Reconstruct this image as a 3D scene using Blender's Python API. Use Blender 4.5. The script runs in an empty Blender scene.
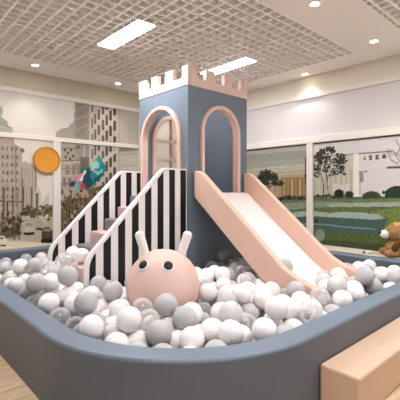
import bpy, bmesh, math, random
from mathutils import Vector, Matrix
random.seed(3)
C = bpy.context.scene.collection
PI = math.pi

# ------------------------------------------------------------------ helpers
def lin(c):
    return tuple(((v/255)/12.92 if v/255 <= .04045 else ((v/255+.055)/1.055)**2.4) for v in c) + (1,)

def mat(name, rgb, rough=.5, spec=.4, noise=0, nscale=8, bump=0, bscale=60, **kw):
    m = bpy.data.materials.new(name); m.use_nodes = True
    nt = m.node_tree; b = nt.nodes['Principled BSDF']
    col = lin(rgb)
    b.inputs['Base Color'].default_value = col
    b.inputs['Roughness'].default_value = rough
    b.inputs['Specular IOR Level'].default_value = spec
    for k, v in kw.items(): b.inputs[k.replace('_', ' ')].default_value = v
    tc = nt.nodes.new('ShaderNodeTexCoord')
    if noise:
        n = nt.nodes.new('ShaderNodeTexNoise'); n.inputs['Scale'].default_value = nscale; n.inputs['Detail'].default_value = 4
        r = nt.nodes.new('ShaderNodeValToRGB')
        r.color_ramp.elements[0].position = .3; r.color_ramp.elements[1].position = .7
        r.color_ramp.elements[0].color = tuple(max(0, v*(1-noise)) for v in col[:3])+(1,)
        r.color_ramp.elements[1].color = tuple(min(1, v*(1+noise)) for v in col[:3])+(1,)
        nt.links.new(tc.outputs['Object'], n.inputs['Vector']); nt.links.new(n.outputs['Fac'], r.inputs['Fac'])
        nt.links.new(r.outputs['Color'], b.inputs['Base Color'])
    if bump:
        n = nt.nodes.new('ShaderNodeTexNoise'); n.inputs['Scale'].default_value = bscale
        p = nt.nodes.new('ShaderNodeBump'); p.inputs['Strength'].default_value = bump; p.inputs['Distance'].default_value = .01
        nt.links.new(tc.outputs['Object'], n.inputs['Vector']); nt.links.new(n.outputs['Fac'], p.inputs['Height'])
        nt.links.new(p.outputs['Normal'], b.inputs['Normal'])
    return m

def emit(name, rgb, s):
    m = bpy.data.materials.new(name); m.use_nodes = True; nt = m.node_tree
    b = nt.nodes['Principled BSDF']; b.inputs['Base Color'].default_value = (.8, .8, .8, 1)
    b.inputs['Emission Color'].default_value = lin(rgb); b.inputs['Emission Strength'].default_value = s
    return m

def obj(name, bm, m, parent=None, smooth=False, bevel=0, seg=3, ang=40):
    if isinstance(bm, bmesh.types.BMesh):
        bmesh.ops.recalc_face_normals(bm, faces=bm.faces)
        me = bpy.data.meshes.new(name); bm.to_mesh(me); bm.free()
    else: me = bm
    o = bpy.data.objects.new(name, me); C.objects.link(o)
    for mm in (m if isinstance(m, (list, tuple)) else [m]): me.materials.append(mm)
    if smooth or bevel:
        for p in me.polygons: p.use_smooth = True
        me.set_sharp_from_angle(angle=math.radians(ang if not bevel else 75))
    if bevel:
        md = o.modifiers.new('b', 'BEVEL'); md.width = bevel; md.segments = seg; md.limit_method = 'ANGLE'; md.angle_limit = math.radians(50)
        md.harden_normals = True
    if parent: o.parent = parent
    return o

def loc(o, root):            # mesh built in room metres, parent at the thing's base
    o.data.transform(Matrix.Translation(-Vector(root.location)))
    return o

def tag(o, label, cat, group=None):
    o['label'] = label; o['category'] = cat
    if group: o['group'] = group
    return o

def thing(name, label, cat, at, group=None):
    o = bpy.data.objects.new(name, None); C.objects.link(o); o.location = at
    o.empty_display_size = .1
    return tag(o, label, cat, group)

def struct(name, bm, m, **k):
    o = obj(name, bm, m, **k); o['kind'] = 'structure'; return o

def box(bm, x0, x1, y0, y1, z0, z1):
    v = [bm.verts.new((x, y, z)) for x in (x0, x1) for y in (y0, y1) for z in (z0, z1)]
    for f in ((0,1,3,2),(4,6,7,5),(0,4,5,1),(2,3,7,6),(0,2,6,4),(1,5,7,3)):
        bm.faces.new([v[i] for i in f])
    return bm
def B(*a): return box(bmesh.new(), *a)

def prism(pts, axis, a, b, bm=None):
    """closed outline pts (two coordinates) pushed along axis from a to b"""
    bm = bm or bmesh.new()
    def P(p, t):
        return {'x': (t, p[0], p[1]), 'y': (p[0], t, p[1]), 'z': (p[0], p[1], t)}[axis]
    A = [bm.verts.new(P(p, a)) for p in pts]; Bv = [bm.verts.new(P(p, b)) for p in pts]
    bm.faces.new(A); bm.faces.new(Bv[::-1]); n = len(pts)
    for i in range(n): bm.faces.new((A[i], A[(i+1) % n], Bv[(i+1) % n], Bv[i]))
    return bm

def tube(path, r, seg=10, bm=None, closed=False, caps=True):
    bm = bm or bmesh.new(); path = [Vector(p) for p in path]; rings = []; n = len(path)
    rr = r if isinstance(r, (list, tuple)) else [r]*n
    for i, p in enumerate(path):
        a = path[i-1] if (i > 0 or closed) else p; b = path[(i+1) % n] if (i < n-1 or closed) else p
        t = (b-a).normalized(); up = Vector((0, 0, 1)) if abs(t.z) < .9 else Vector((1, 0, 0))
        if i == 0: s = t.cross(up).normalized()
        else: s = (s - t*s.dot(t)).normalized()
        q = t.cross(s)
        rings.append([bm.verts.new(p+(s*math.cos(k*2*PI/seg)+q*math.sin(k*2*PI/seg))*rr[i]) for k in range(seg)])
    m = n if closed else n-1
    for i in range(m):
        A, D = rings[i], rings[(i+1) % n]
        for k in range(seg): bm.faces.new((A[k], A[(k+1) % seg], D[(k+1) % seg], D[k]))
    if not closed and caps: bm.faces.new(rings[0]); bm.faces.new(rings[-1][::-1])
    return bm

def ball(bm, c, r, u=24, v=14, sc=(1, 1, 1), rot=None):
    M = Matrix.Translation(c) @ (rot or Matrix()) @ Matrix.Diagonal((r*sc[0], r*sc[1], r*sc[2], 1))
    bmesh.ops.create_uvsphere(bm, u_segments=u, v_segments=v, radius=1, matrix=M); return bm

def lathe(prof, c=(0, 0, 0), seg=32, bm=None):
    bm = bm or bmesh.new(); rings = []
    for r, z in prof:
        rings.append([bm.verts.new((c[0]+r*math.cos(k*2*PI/seg), c[1]+r*math.sin(k*2*PI/seg), c[2]+z)) for k in range(seg)] if r > 1e-6
                     else [bm.verts.new((c[0], c[1], c[2]+z))])
    for A, D in zip(rings, rings[1:]):
        if len(A) == 1 and len(D) == 1: continue
        for k in range(seg):
            k2 = (k+1) % seg
            if len(A) == 1: bm.faces.new((A[0], D[k], D[k2]))
            elif len(D) == 1: bm.faces.new((A[k], A[k2], D[0]))
            else: bm.faces.new((A[k], A[k2], D[k2], D[k]))
    return bm

# ------------------------------------------------------------------ materials
M = {}
M['blue'] = mat('blue_grey_vinyl', (112, 123, 134), .45, .4, noise=.03, nscale=3)
M['pool'] = mat('slate_blue_vinyl', (112, 124, 136), .42, .45, noise=.03, nscale=3)
M['poolside'] = mat('charcoal_grey_vinyl', (100, 104, 112), .5, .35, noise=.04, nscale=3)
M['pink'] = mat('pale_pink_vinyl', (224, 186, 165), .45, .4, noise=.02, nscale=3)
M['pinkbattle'] = mat('blush_pink_vinyl', (230, 197, 186), .45, .4)
M['pinktrim'] = mat('pink_trim_vinyl', (228, 190, 174), .45, .4)
M['bunny'] = mat('dusty_pink_vinyl', (226, 190, 175), .5, .35, noise=.02, nscale=4)
M['white'] = mat('white_vinyl', (240, 234, 230), .45, .4)
M['bed'] = mat('white_slide_vinyl', (244, 232, 228), .35, .5)
M['greystep'] = mat('grey_step_vinyl', (128, 122, 128), .5, .35)
M['pinkstep'] = mat('pink_step_vinyl', (214, 178, 172), .5, .35)
M['black'] = mat('black_plastic', (10, 9, 9), .45, .3)
M['wall'] = mat('warm_white_wall', (226, 216, 200), .8, .2, noise=.02, nscale=2)
M['band'] = mat('shaded_olive_wall', (206, 196, 172), .8, .2)  # wall colour darkened to olive: the strip's weaker light is put into the paint
M['panelgrey'] = mat('pale_grey_wall_panel', (214, 206, 202), .7, .25)
M['trimw'] = mat('white_frame_paint', (228, 218, 207), .5, .4)
M['ledge'] = mat('beige_ledge', (222, 206, 184), .5, .4, noise=.04, nscale=5)
M['soffit'] = mat('ceiling_plaster', (242, 234, 226), .85, .15)
M['grid'] = mat('cream_ceiling_grille', (250, 244, 236), .6, .3)
M['plenum'] = mat('ceiling_void', (212, 196, 178), .9, .1)
M['lamp'] = emit('lit_diffuser', (247, 249, 255), 52.0)
M['lampframe'] = mat('lamp_frame', (240, 234, 226), .5)
M['dl'] = emit('lit_downlight', (255, 244, 224), 16.0)
M['orange'] = mat('orange_paper', (222, 150, 54), .7, .2, noise=.05, nscale=4)
M['orangerim'] = mat('orange_rim', (206, 132, 44), .7, .2)
M['pane'] = None

def striped():
    m = mat('black_and_white_stripes', (255, 255, 255), .45, .4); nt = m.node_tree; b = nt.nodes['Principled BSDF']
    tc = nt.nodes.new('ShaderNodeTexCoord'); sx = nt.nodes.new('ShaderNodeSeparateXYZ')
    a = nt.nodes.new('ShaderNodeMath'); a.operation = 'ADD'; a.inputs[1].default_value = STRIPE_OFF
    d = nt.nodes.new('ShaderNodeMath'); d.operation = 'DIVIDE'; d.inputs[1].default_value = STRIPE
    f = nt.nodes.new('ShaderNodeMath'); f.operation = 'FRACT'
    g = nt.nodes.new('ShaderNodeMath'); g.operation = 'GREATER_THAN'; g.inputs[1].default_value = .49
    mx = nt.nodes.new('ShaderNodeMix'); mx.data_type = 'RGBA'
    mx.inputs[6].default_value = lin((238, 232, 226)); mx.inputs[7].default_value = lin((14, 12, 12))
    L = nt.links.new
    L(tc.outputs['Object'], sx.inputs[0]); L(sx.outputs[0], a.inputs[0]); L(a.outputs[0], d.inputs[0]); L(d.outputs[0], f.inputs[0])
    L(f.outputs[0], g.inputs[0]); L(g.outputs[0], mx.inputs[0]); L(mx.outputs[2], b.inputs['Base Color'])
    return m
STRIPE, STRIPE_OFF = .188, 19.622
M['stripe'] = striped()

def glass(name, tint, edge, base_fac, rough=.05):
    """thin clear shell: see-through in the middle, milky and shiny towards the edge"""
    m = bpy.data.materials.new(name); m.use_nodes = True; nt = m.node_tree; nt.nodes.clear(); L = nt.links.new
    out = nt.nodes.new('ShaderNodeOutputMaterial'); t = nt.nodes.new('ShaderNodeBsdfTransparent')
    t.inputs[0].default_value = tint
    p = nt.nodes.new('ShaderNodeBsdfPrincipled'); p.inputs['Base Color'].default_value = edge
    p.inputs['Roughness'].default_value = rough; p.inputs['Specular IOR Level'].default_value = 1.0
    lw = nt.nodes.new('ShaderNodeLayerWeight'); lw.inputs[0].default_value = .35
    r = nt.nodes.new('ShaderNodeMapRange'); r.inputs[3].default_value = base_fac; r.inputs[4].default_value = 1
    mx = nt.nodes.new('ShaderNodeMixShader')
    L(lw.outputs['Facing'], r.inputs[0]); L(r.outputs[0], mx.inputs[0]); L(t.outputs[0], mx.inputs[1]); L(p.outputs[0], mx.inputs[2])
    L(mx.outputs[0], out.inputs[0])
    return m
M['pane'] = glass('window_glass', (.98, .97, .95, 1), (.6, .6, .6, 1), .03)
M['ball_w'] = mat('white_ball_plastic', (244, 236, 232), .38, .45)
M['ball_g'] = mat('grey_ball_plastic', (188, 184, 182), .42, .4)
M['ball_l'] = mat('pale_grey_ball_plastic', (212, 208, 202), .4, .4)
M['ball_d'] = mat('dark_grey_ball_plastic', (138, 138, 138), .42, .4)
M['ball_c'] = glass('clear_ball_plastic', (.99, .98, .97, 1), (.74, .72, .70, 1), .20, .08)

def wood():
    m = mat('oak_floor', (214, 186, 150), .4, .4); nt = m.node_tree; b = nt.nodes['Principled BSDF']; L = nt.links.new
    tc = nt.nodes.new('ShaderNodeTexCoord'); mp = nt.nodes.new('ShaderNodeMapping'); mp.inputs['Rotation'].default_value = (0, 0, 0)
    mp.inputs['Scale'].default_value = (1.2, 14, 1)
    n = nt.nodes.new('ShaderNodeTexNoise'); n.inputs['Scale'].default_value = 2.4; n.inputs['Detail'].default_value = 6
    br = nt.nodes.new('ShaderNodeTexBrick'); br.inputs['Scale'].default_value = 1; br.inputs['Brick Width'].default_value = 1.3
    br.inputs['Row Height'].default_value = .16; br.inputs['Mortar Size'].default_value = .002
    br.inputs['Color1'].default_value = lin((232, 206, 172)); br.inputs['Color2'].default_value = lin((218, 188, 150)); br.inputs['Mortar'].default_value = lin((160, 130, 98))
    r = nt.nodes.new('ShaderNodeValToRGB'); r.color_ramp.elements[0].color = lin((226, 214, 200)); r.color_ramp.elements[1].color = (1, 1, 1, 1)
    r.color_ramp.elements[0].position = .35; r.color_ramp.elements[1].position = .65
    mx = nt.nodes.new('ShaderNodeMix'); mx.data_type = 'RGBA'; mx.blend_type = 'MULTIPLY'; mx.inputs[0].default_value = 1
    L(tc.outputs['Object'], mp.inputs[0]); L(mp.outputs[0], n.inputs['Vector']); L(n.outputs['Fac'], r.inputs[0])
    L(tc.outputs['Object'], br.inputs['Vector'])
    L(br.outputs['Color'], mx.inputs[6]); L(r.outputs['Color'], mx.inputs[7]); L(mx.outputs[2], b.inputs['Base Color'])
    return m
M['wood'] = wood()

# ------------------------------------------------------------------ the room
XW, YW, ZC = 6.3, 7.1, 3.64
struct('floor', B(-1.5, XW, -1.5, YW, -.1, 0), M['wood'])
struct('wall_back', B(-1.5, XW+.12, YW, YW+.12, -.1, 4.0), M['wall'])
struct('wall_right', B(XW, XW+.12, -1.5, YW, -.1, 4.0), M['wall'])
# plaster margins of the ceiling
bm = B(5.75, XW, -1.5, YW, ZC, ZC+.2); box(bm, -1.5, 5.75, 6.38, YW, ZC, ZC+.2); box(bm, -1.5, 5.75, 1.89, 2.68, ZC, ZC+.2)
struct('ceiling', bm, M['soffit'])
bm = B(-1.5, XW, -1.5, YW, ZC+.2, ZC+.3)
struct('ceiling_void', bm, M['plenum'])
def grille(name, x0, x1, y0, y1, holes):
    c = .147; w = .0145; bm = bmesh.new()
    nx, ny = round((x1-x0)/c), round((y1-y0)/c)
    def spans(a, b, cut):
        out = [(a, b)]
        for p, q in cut:
            out = [s for (u, v) in out for s in ((u, min(v, p)), (max(u, q), v)) if s[1]-s[0] > .001]
        return out
    for i in range(nx+1):
        x = min(max(x1-i*c, x0+w), x1-w)
        for a, b in spans(y0, y1, [(h[2], h[3]) for h in holes if h[0]-.001 < x < h[1]+.001]): box(bm, x-w, x+w, a, b, ZC, ZC+.075)
    for j in range(ny+1):
        y = min(max(y0+j*c, y0+w), y1-w)
        for a, b in spans(x0, x1, [(h[0], h[1]) for h in holes if h[2]-.001 < y < h[3]+.001]): box(bm, a, b, y-w, y+w, ZC+.003, ZC+.072)
    return struct(name, bm, M['grid'])
LAMPS = [(2.59, 2.88, 3.98, 5.10), (4.61, 4.90, 3.95, 5.07), (.57, .86, 3.98, 5.10)]
LAMPS2 = [(.57, .86, .0, 1.12), (2.59, 2.88, .0, 1.12), (4.61, 4.90, .0, 1.12)]
grille('ceiling_grid', -1.4, 5.75, 2.68, 6.38, LAMPS)
grille('ceiling_grid', -1.4, 5.75, -1.4, 1.89, LAMPS2)

# panelling
bm = B(-1.5, XW, YW-.02, YW, 3.3, ZC); struct('wall_back_upper', bm, M['band'])
bm = B(XW-.02, XW, -1.5, YW-.02, 3.3, ZC); struct('wall_right_upper', bm, M['wall'])
bm = B(XW-.012, XW, -1.5, YW-.02, 2.5, 3.26); struct('wall_right_panel', bm, M['panelgrey'])
def tr(n, *a): struct(f'trim_{n}', B(*a), M['trimw'], bevel=.008)
tr(1, -1.5, 6.27, YW-.05, YW, 3.22, 3.30)            # top of the street picture
tr(2, -1.5, 4.62, YW-.05, YW, 2.415, 2.50)           # its middle rail
tr(3, 2.715, 2.86, YW-.055, YW, .5, 2.415)           # posts
tr(4, 4.62, 4.72, YW-.055, YW, .5, 3.22)
tr(5, XW-.05, XW, -1.5, YW-.05, 3.22, 3.32)
tr(6, XW-.05, XW, -1.5, YW-.05, 2.375, 2.50)
struct('trim_9', B(XW-.03, XW, -1.5, YW-.05, 2.35, 2.374), mat('dark_grey_strip', (70, 62, 58), .6))  # thin dark grey strip between the rail and the garden picture
tr(7, XW-.055, XW, 3.735, 3.865, .5, 2.375)
# the ledge between pool and walls
bm = B(5.80, XW, -1.5, YW, 0, .5); box(bm, -1.5, 5.80, 6.88, YW, 0, .5)
struct('trim_8', bm, M['ledge'])

# ------------------------------------------------------------------ wall pictures
def noise2(ix, iy, s):
    random.seed((ix*73856093) ^ (iy*19349663) ^ s); return random.random()
def paint(name, a0, a1, z0, z1, step, shapes, at, label, bg):
    """a printed wall picture: ink laid on a fine net of points, all in wall metres"""
    import numpy as np
    na, nz = int(round((a1-a0)/step))+1, int(round((z1-z0)/step))+1
    A, Z = np.meshgrid(np.linspace(a0, a1, na), np.linspace(z0, z1, nz), indexing='ij')
    rng = np.random.default_rng(5)
    col = np.zeros((na, nz, 3)); col[:] = bg
    for sh in shapes:
        k = sh[0]
        if k == 'p':
            pts = sh[1]; m = np.zeros_like(A, bool); n = len(pts)
            for i in range(n):
                (x1, y1), (x2, y2) = pts[i], pts[(i+1) % n]
                if y1 == y2: continue
                c = ((y1 > Z) != (y2 > Z)) & (A < (x2-x1)*(Z-y1)/(y2-y1)+x1); m ^= c
        elif k == 'e':
            (ca, cz), (ra, rz) = sh[1]; m = ((A-ca)/ra)**2+((Z-cz)/rz)**2 < 1
        elif k == 'l':
            (p, q), w = sh[1], sh[4]; px, pz = p; dx, dz = q[0]-px, q[1]-pz
            t = np.clip(((A-px)*dx+(Z-pz)*dz)/(dx*dx+dz*dz+1e-9), 0, 1)
            m = np.hypot(A-px-t*dx, Z-pz-t*dz) < w
        amt = sh[3]
        c = np.array(sh[2], float)
        if amt:
            g = rng.normal(0, 1, (na, nz)); g = (g+np.roll(g, 1, 1)+np.roll(g, 1, 0)+np.roll(g, (1, 1), (0, 1)))*.5
            col[m] = c + g[m][:, None]*amt
        else: col[m] = c
    col = np.clip(col, 4, 250)/255
    L_ = np.where(col <= .04045, col/12.92, ((col+.055)/1.055)**2.4).reshape(-1, 3)
    if at[0] == 'y': V = np.stack([A, np.full_like(A, at[1]), Z], -1)
    else: V = np.stack([np.full_like(A, at[1]), A, Z], -1)
    idx = np.arange(na*nz).reshape(na, nz)
    F = np.stack([idx[:-1, :-1], idx[1:, :-1], idx[1:, 1:], idx[:-1, 1:]], -1).reshape(-1, 4)
    if at[0] == 'x': F = F[:, ::-1]
    base = Vector(((a0+a1)/2, at[1], z0)) if at[0] == 'y' else Vector((at[1], (a0+a1)/2, z0))
    me = bpy.data.meshes.new(name); me.from_pydata((V.reshape(-1, 3)-np.array(base)).tolist(), [], F.tolist())
    ca = me.color_attributes.new('ink', 'FLOAT_COLOR', 'POINT')
    ca.data.foreach_set('color', np.concatenate([L_, np.ones((len(L_), 1))], 1).astype('f').ravel())
    m = mat(name+'_print', (255, 255, 255), .5, .3); nt = m.node_tree
    at_ = nt.nodes.new('ShaderNodeAttribute'); at_.attribute_name = 'ink'
    nt.links.new(at_.outputs['Color'], nt.nodes['Principled BSDF'].inputs['Base Color'])
    o = obj(name, me, m); o.location = base
    tag(o, label, 'mural'); return o

STREET = [
('p',[(0.584,2.43),(4.661,2.885),(4.661,0.16),(0.584,0.6)],(220,210,196),2),
('p',[(0.584,2.85),(1.814,2.945),(1.845,2.95),(1.861,2.849),(1.837,2.759),(1.925,2.701),(1.957,2.618),(2.014,2.589),(2.022,2.449),(0.584,2.31)],(173,166,151),6),
('p',[(0.584,2.64),(1.814,2.773),(1.925,2.701),(1.941,2.651),(0.584,2.52)],(151,156,141),5),
('l',((1.814,2.636),(2.005,2.588)),(129,120,107),0,0.0085),
('p',[(0.584,2.34),(2.022,2.485),(2.046,2.311),(2.138,2.265),(2.18,2.25),(2.188,2.18),(2.171,2.036),(2.205,2.002),(2.396,1.956),(2.431,1.72),(2.431,1.573),(2.484,1.5),(2.502,0.91),(0.584,1.02)],(171,154,137),6),
('p',[(2.171,2.018),(2.256,2.022),(2.274,1.969),(2.413,1.957),(2.431,0.914),(2.171,0.929)],(183,167,151),6),
('e',((2.18,2.206),(0.034,0.035)),(105,90,78),0),
('p',[(1.837,2.242),(1.869,2.244),(1.869,2.182),(1.837,2.18)],(115,95,80),5),
('p',[(1.91,2.247),(1.942,2.25),(1.942,2.187),(1.91,2.185)],(115,95,80),5),
('p',[(1.984,2.253),(2.017,2.256),(2.017,2.192),(1.984,2.19)],(115,95,80),5),
('p',[(2.06,2.259),(2.093,2.262),(2.093,2.198),(2.06,2.195)],(115,95,80),5),
('p',[(1.847,2.104),(1.878,2.106),(1.878,2.044),(1.847,2.042)],(115,95,80),5),
('p',[(1.92,2.109),(1.952,2.111),(1.952,2.048),(1.92,2.046)],(115,95,80),5),
('p',[(1.994,2.114),(2.027,2.116),(2.027,2.052),(1.994,2.051)],(115,95,80),5),
('p',[(2.069,2.118),(2.103,2.12),(2.103,2.057),(2.069,2.055)],(115,95,80),5),
('p',[(1.837,1.966),(1.869,1.967),(1.869,1.905),(1.837,1.904)],(115,95,80),5),
('p',[(1.91,1.969),(1.942,1.971),(1.942,1.908),(1.91,1.907)],(115,95,80),5),
('p',[(1.984,1.973),(2.017,1.974),(2.017,1.911),(1.984,1.91)],(115,95,80),5),
('p',[(2.06,1.977),(2.093,1.978),(2.093,1.914),(2.06,1.913)],(115,95,80),5),
('p',[(1.847,1.828),(1.878,1.829),(1.878,1.767),(1.847,1.766)],(115,95,80),5),
('p',[(1.92,1.831),(1.952,1.832),(1.952,1.769),(1.92,1.768)],(115,95,80),5),
('p',[(1.994,1.833),(2.027,1.834),(2.027,1.771),(1.994,1.77)],(115,95,80),5),
('p',[(2.069,1.836),(2.103,1.837),(2.103,1.773),(2.069,1.772)],(115,95,80),5),
('p',[(1.837,1.69),(1.869,1.69),(1.869,1.628),(1.837,1.628)],(115,95,80),5),
('p',[(1.91,1.691),(1.942,1.692),(1.942,1.629),(1.91,1.629)],(115,95,80),5),
('p',[(1.984,1.693),(2.017,1.693),(2.017,1.63),(1.984,1.63)],(115,95,80),5),
('p',[(2.06,1.694),(2.093,1.695),(2.093,1.631),(2.06,1.631)],(115,95,80),5),
('p',[(1.847,1.552),(1.878,1.552),(1.878,1.49),(1.847,1.49)],(115,95,80),5),
('p',[(1.92,1.552),(1.952,1.552),(1.952,1.49),(1.92,1.49)],(115,95,80),5),
('p',[(1.994,1.553),(2.027,1.553),(2.027,1.489),(1.994,1.489)],(115,95,80),5),
('p',[(2.069,1.553),(2.103,1.553),(2.103,1.489),(2.069,1.489)],(115,95,80),5),
('p',[(1.837,1.414),(1.869,1.413),(1.869,1.351),(1.837,1.352)],(115,95,80),5),
('p',[(1.91,1.413),(1.942,1.413),(1.942,1.35),(1.91,1.351)],(115,95,80),5),
('p',[(1.984,1.412),(2.017,1.412),(2.017,1.349),(1.984,1.349)],(115,95,80),5),
('p',[(2.06,1.412),(2.093,1.411),(2.093,1.348),(2.06,1.348)],(115,95,80),5),
('p',[(1.847,1.276),(1.878,1.275),(1.878,1.212),(1.847,1.213)],(115,95,80),5),
('p',[(1.92,1.274),(1.952,1.273),(1.952,1.21),(1.92,1.211)],(115,95,80),5),
('p',[(1.994,1.272),(2.027,1.271),(2.027,1.208),(1.994,1.209)],(115,95,80),5),
('p',[(2.069,1.27),(2.103,1.27),(2.103,1.206),(2.069,1.207)],(115,95,80),5),
('p',[(1.837,1.138),(1.869,1.137),(1.869,1.074),(1.837,1.076)],(115,95,80),5),
('p',[(1.91,1.135),(1.942,1.134),(1.942,1.071),(1.91,1.072)],(115,95,80),5),
('p',[(1.984,1.132),(2.017,1.131),(2.017,1.068),(1.984,1.069)],(115,95,80),5),
('l',((0.957,2.283),(0.957,1.108)),(129,112,95),4,0.0136),
('l',((1.089,2.295),(1.089,1.102)),(129,112,95),4,0.0136),
('l',((1.225,2.307),(1.225,1.096)),(129,112,95),4,0.0136),
('l',((1.365,2.32),(1.365,1.09)),(129,112,95),4,0.0136),
('l',((1.51,2.333),(1.51,1.083)),(129,112,95),4,0.0136),
('l',((1.659,2.347),(1.659,1.077)),(129,112,95),4,0.0136),
('l',((2.205,1.93),(2.205,1.231)),(141,124,107),4,0.0085),
('l',((2.255,1.918),(2.255,1.23)),(141,124,107),4,0.0085),
('l',((2.305,1.905),(2.305,1.229)),(141,124,107),4,0.0085),
('l',((2.355,1.893),(2.355,1.227)),(141,124,107),4,0.0085),
('l',((2.406,1.88),(2.406,1.226)),(141,124,107),4,0.0085),
('l',((1.814,1.81),(1.973,1.675)),(193,178,161),0,0.0085),
('l',((2.055,2.259),(2.071,1.235)),(139,122,105),0,0.0085),
('l',((2.171,1.893),(2.18,0.928)),(105,88,71),5,0.0111),
('p',[(2.431,1.573),(2.502,1.463),(2.502,1.02),(2.378,1.026),(2.378,1.391)],(198,185,173),4),
('p',[(2.502,1.223),(2.593,1.388),(2.649,1.463),(2.667,1.031),(2.502,1.039)],(198,188,181),3),
('p',[(2.41,1.445),(2.449,1.445),(2.449,1.023),(2.41,1.025)],(105,88,71),5),
('l',((1.877,1.535),(1.877,0.876)),(105,85,66),8,0.017),
('l',((1.957,1.535),(1.957,0.871)),(154,137,117),8,0.0085),
('l',((2.022,1.535),(2.022,0.867)),(95,78,61),8,0.0136),
('l',((2.104,1.535),(2.104,0.862)),(141,124,105),8,0.0085),
('l',((2.188,1.536),(2.188,0.856)),(95,76,56),8,0.0136),
('l',((2.256,1.536),(2.256,0.852)),(123,105,85),8,0.0085),
('l',((2.334,1.536),(2.334,0.847)),(107,88,68),8,0.0111),
('l',((1.599,1.534),(1.599,0.894)),(93,76,59),8,0.0255),
('l',((1.337,1.533),(1.337,0.911)),(105,88,71),8,0.034),
('l',((1.814,1.311),(2.171,1.286)),(76,61,46),0,0.0085),
('l',((1.925,1.309),(1.925,0.873)),(61,46,32),0,0.0085),
('p',[(0.584,1.02),(1.941,0.942),(2.171,0.929),(2.378,0.972),(2.705,0.992),(2.705,0.334),(0.584,0.57)],(176,162,141),6),
('p',[(0.584,0.75),(2.138,0.593),(2.705,0.484),(2.705,0.296),(0.584,0.54)],(210,195,171),3),
('p',[(0.584,1.11),(2.138,1.002),(2.171,0.715),(1.973,0.66),(0.584,0.81)],(95,78,59),14),
('e',((1.847,1.084),(0.017,0.02)),(39,27,17),5),
('e',((1.759,0.936),(0.022,0.038)),(129,112,93),5),
('e',((1.841,0.935),(0.022,0.04)),(129,112,93),5),
('e',((1.858,0.794),(0.022,0.039)),(59,44,29),5),
('e',((2.085,1.042),(0.014,0.042)),(129,112,93),5),
('e',((2.154,0.806),(0.012,0.035)),(129,112,93),5),
('e',((2.029,0.935),(0.014,0.025)),(85,68,49),5),
('e',((2.147,0.817),(0.024,0.018)),(166,149,129),5),
('e',((1.87,0.875),(0.023,0.032)),(129,112,93),5),
('e',((1.921,0.909),(0.017,0.024)),(39,27,17),5),
('e',((1.857,0.844),(0.01,0.035)),(59,44,29),5),
('e',((1.865,0.934),(0.021,0.022)),(39,27,17),5),
('e',((2.03,1.089),(0.021,0.03)),(85,68,49),5),
('e',((1.826,0.971),(0.014,0.032)),(166,149,129),5),
('e',((2.13,1.073),(0.021,0.026)),(59,44,29),5),
('e',((1.991,0.812),(0.016,0.023)),(59,44,29),5),
('e',((1.94,1.102),(0.024,0.044)),(59,44,29),5),
('e',((2.056,0.773),(0.016,0.027)),(59,44,29),5),
('e',((1.813,0.897),(0.02,0.019)),(166,149,129),5),
('e',((2.006,0.8),(0.012,0.028)),(129,112,93),5),
('e',((2.155,0.99),(0.016,0.031)),(59,44,29),5),
('e',((1.9,0.839),(0.019,0.029)),(129,112,93),5),
('e',((1.835,0.804),(0.011,0.019)),(59,44,29),5),
('e',((1.82,0.888),(0.019,0.032)),(85,68,49),5),
('e',((1.992,1.002),(0.011,0.032)),(59,44,29),5),
('e',((2.073,0.966),(0.018,0.025)),(85,68,49),5),
('e',((1.919,1.104),(0.017,0.036)),(39,27,17),5),
('e',((1.927,1.042),(0.01,0.024)),(85,68,49),5),
('e',((1.85,1.048),(0.016,0.025)),(85,68,49),5),
('e',((1.884,0.81),(0.018,0.045)),(129,112,93),5),
('e',((1.916,0.804),(0.018,0.02)),(59,44,29),5),
('e',((1.837,0.819),(0.015,0.035)),(85,68,49),5),
('e',((2.084,0.883),(0.019,0.037)),(39,27,17),5),
('e',((2.035,1.018),(0.026,0.02)),(39,27,17),5),
('e',((2.159,0.765),(0.01,0.043)),(85,68,49),5),
('e',((1.803,0.789),(0.023,0.036)),(59,44,29),5),
('e',((1.942,0.952),(0.025,0.023)),(39,27,17),5),
('e',((1.753,0.808),(0.018,0.025)),(59,44,29),5),
('e',((1.913,0.85),(0.024,0.032)),(39,27,17),5),
('e',((2.118,1.038),(0.016,0.043)),(166,149,129),5),
('e',((2.073,0.944),(0.017,0.02)),(166,149,129),5),
('e',((2.04,1.073),(0.024,0.034)),(166,149,129),5),
('e',((1.807,0.997),(0.024,0.025)),(166,149,129),5),
('e',((1.893,1.092),(0.017,0.023)),(166,149,129),5),
('e',((2.161,0.969),(0.025,0.029)),(39,27,17),5),
('e',((1.782,0.809),(0.018,0.029)),(129,112,93),5),
('e',((2.109,0.834),(0.021,0.045)),(59,44,29),5),
('e',((2.015,0.787),(0.016,0.04)),(39,27,17),5),
('e',((1.819,0.82),(0.021,0.026)),(85,68,49),5),
('e',((2.11,1.018),(0.022,0.018)),(59,44,29),5),
('e',((1.878,0.93),(0.022,0.034)),(39,27,17),5),
('e',((1.968,0.933),(0.023,0.028)),(39,27,17),5),
('e',((2.07,0.763),(0.021,0.035)),(59,44,29),5),
('e',((1.879,0.803),(0.022,0.033)),(39,27,17),5),
('e',((2.144,0.928),(0.02,0.03)),(39,27,17),5),
('e',((1.808,0.856),(0.025,0.027)),(129,112,93),5),
('e',((1.929,0.906),(0.012,0.042)),(166,149,129),5),
('e',((1.903,0.918),(0.021,0.042)),(129,112,93),5),
('e',((1.782,0.901),(0.015,0.028)),(85,68,49),5),
('e',((1.822,0.817),(0.01,0.043)),(166,149,129),5),
('e',((2.097,0.826),(0.013,0.035)),(59,44,29),5),
('e',((1.955,0.915),(0.022,0.045)),(59,44,29),5),
('e',((1.799,0.898),(0.019,0.04)),(85,68,49),5),
('e',((1.875,0.798),(0.023,0.024)),(39,27,17),5),
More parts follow.
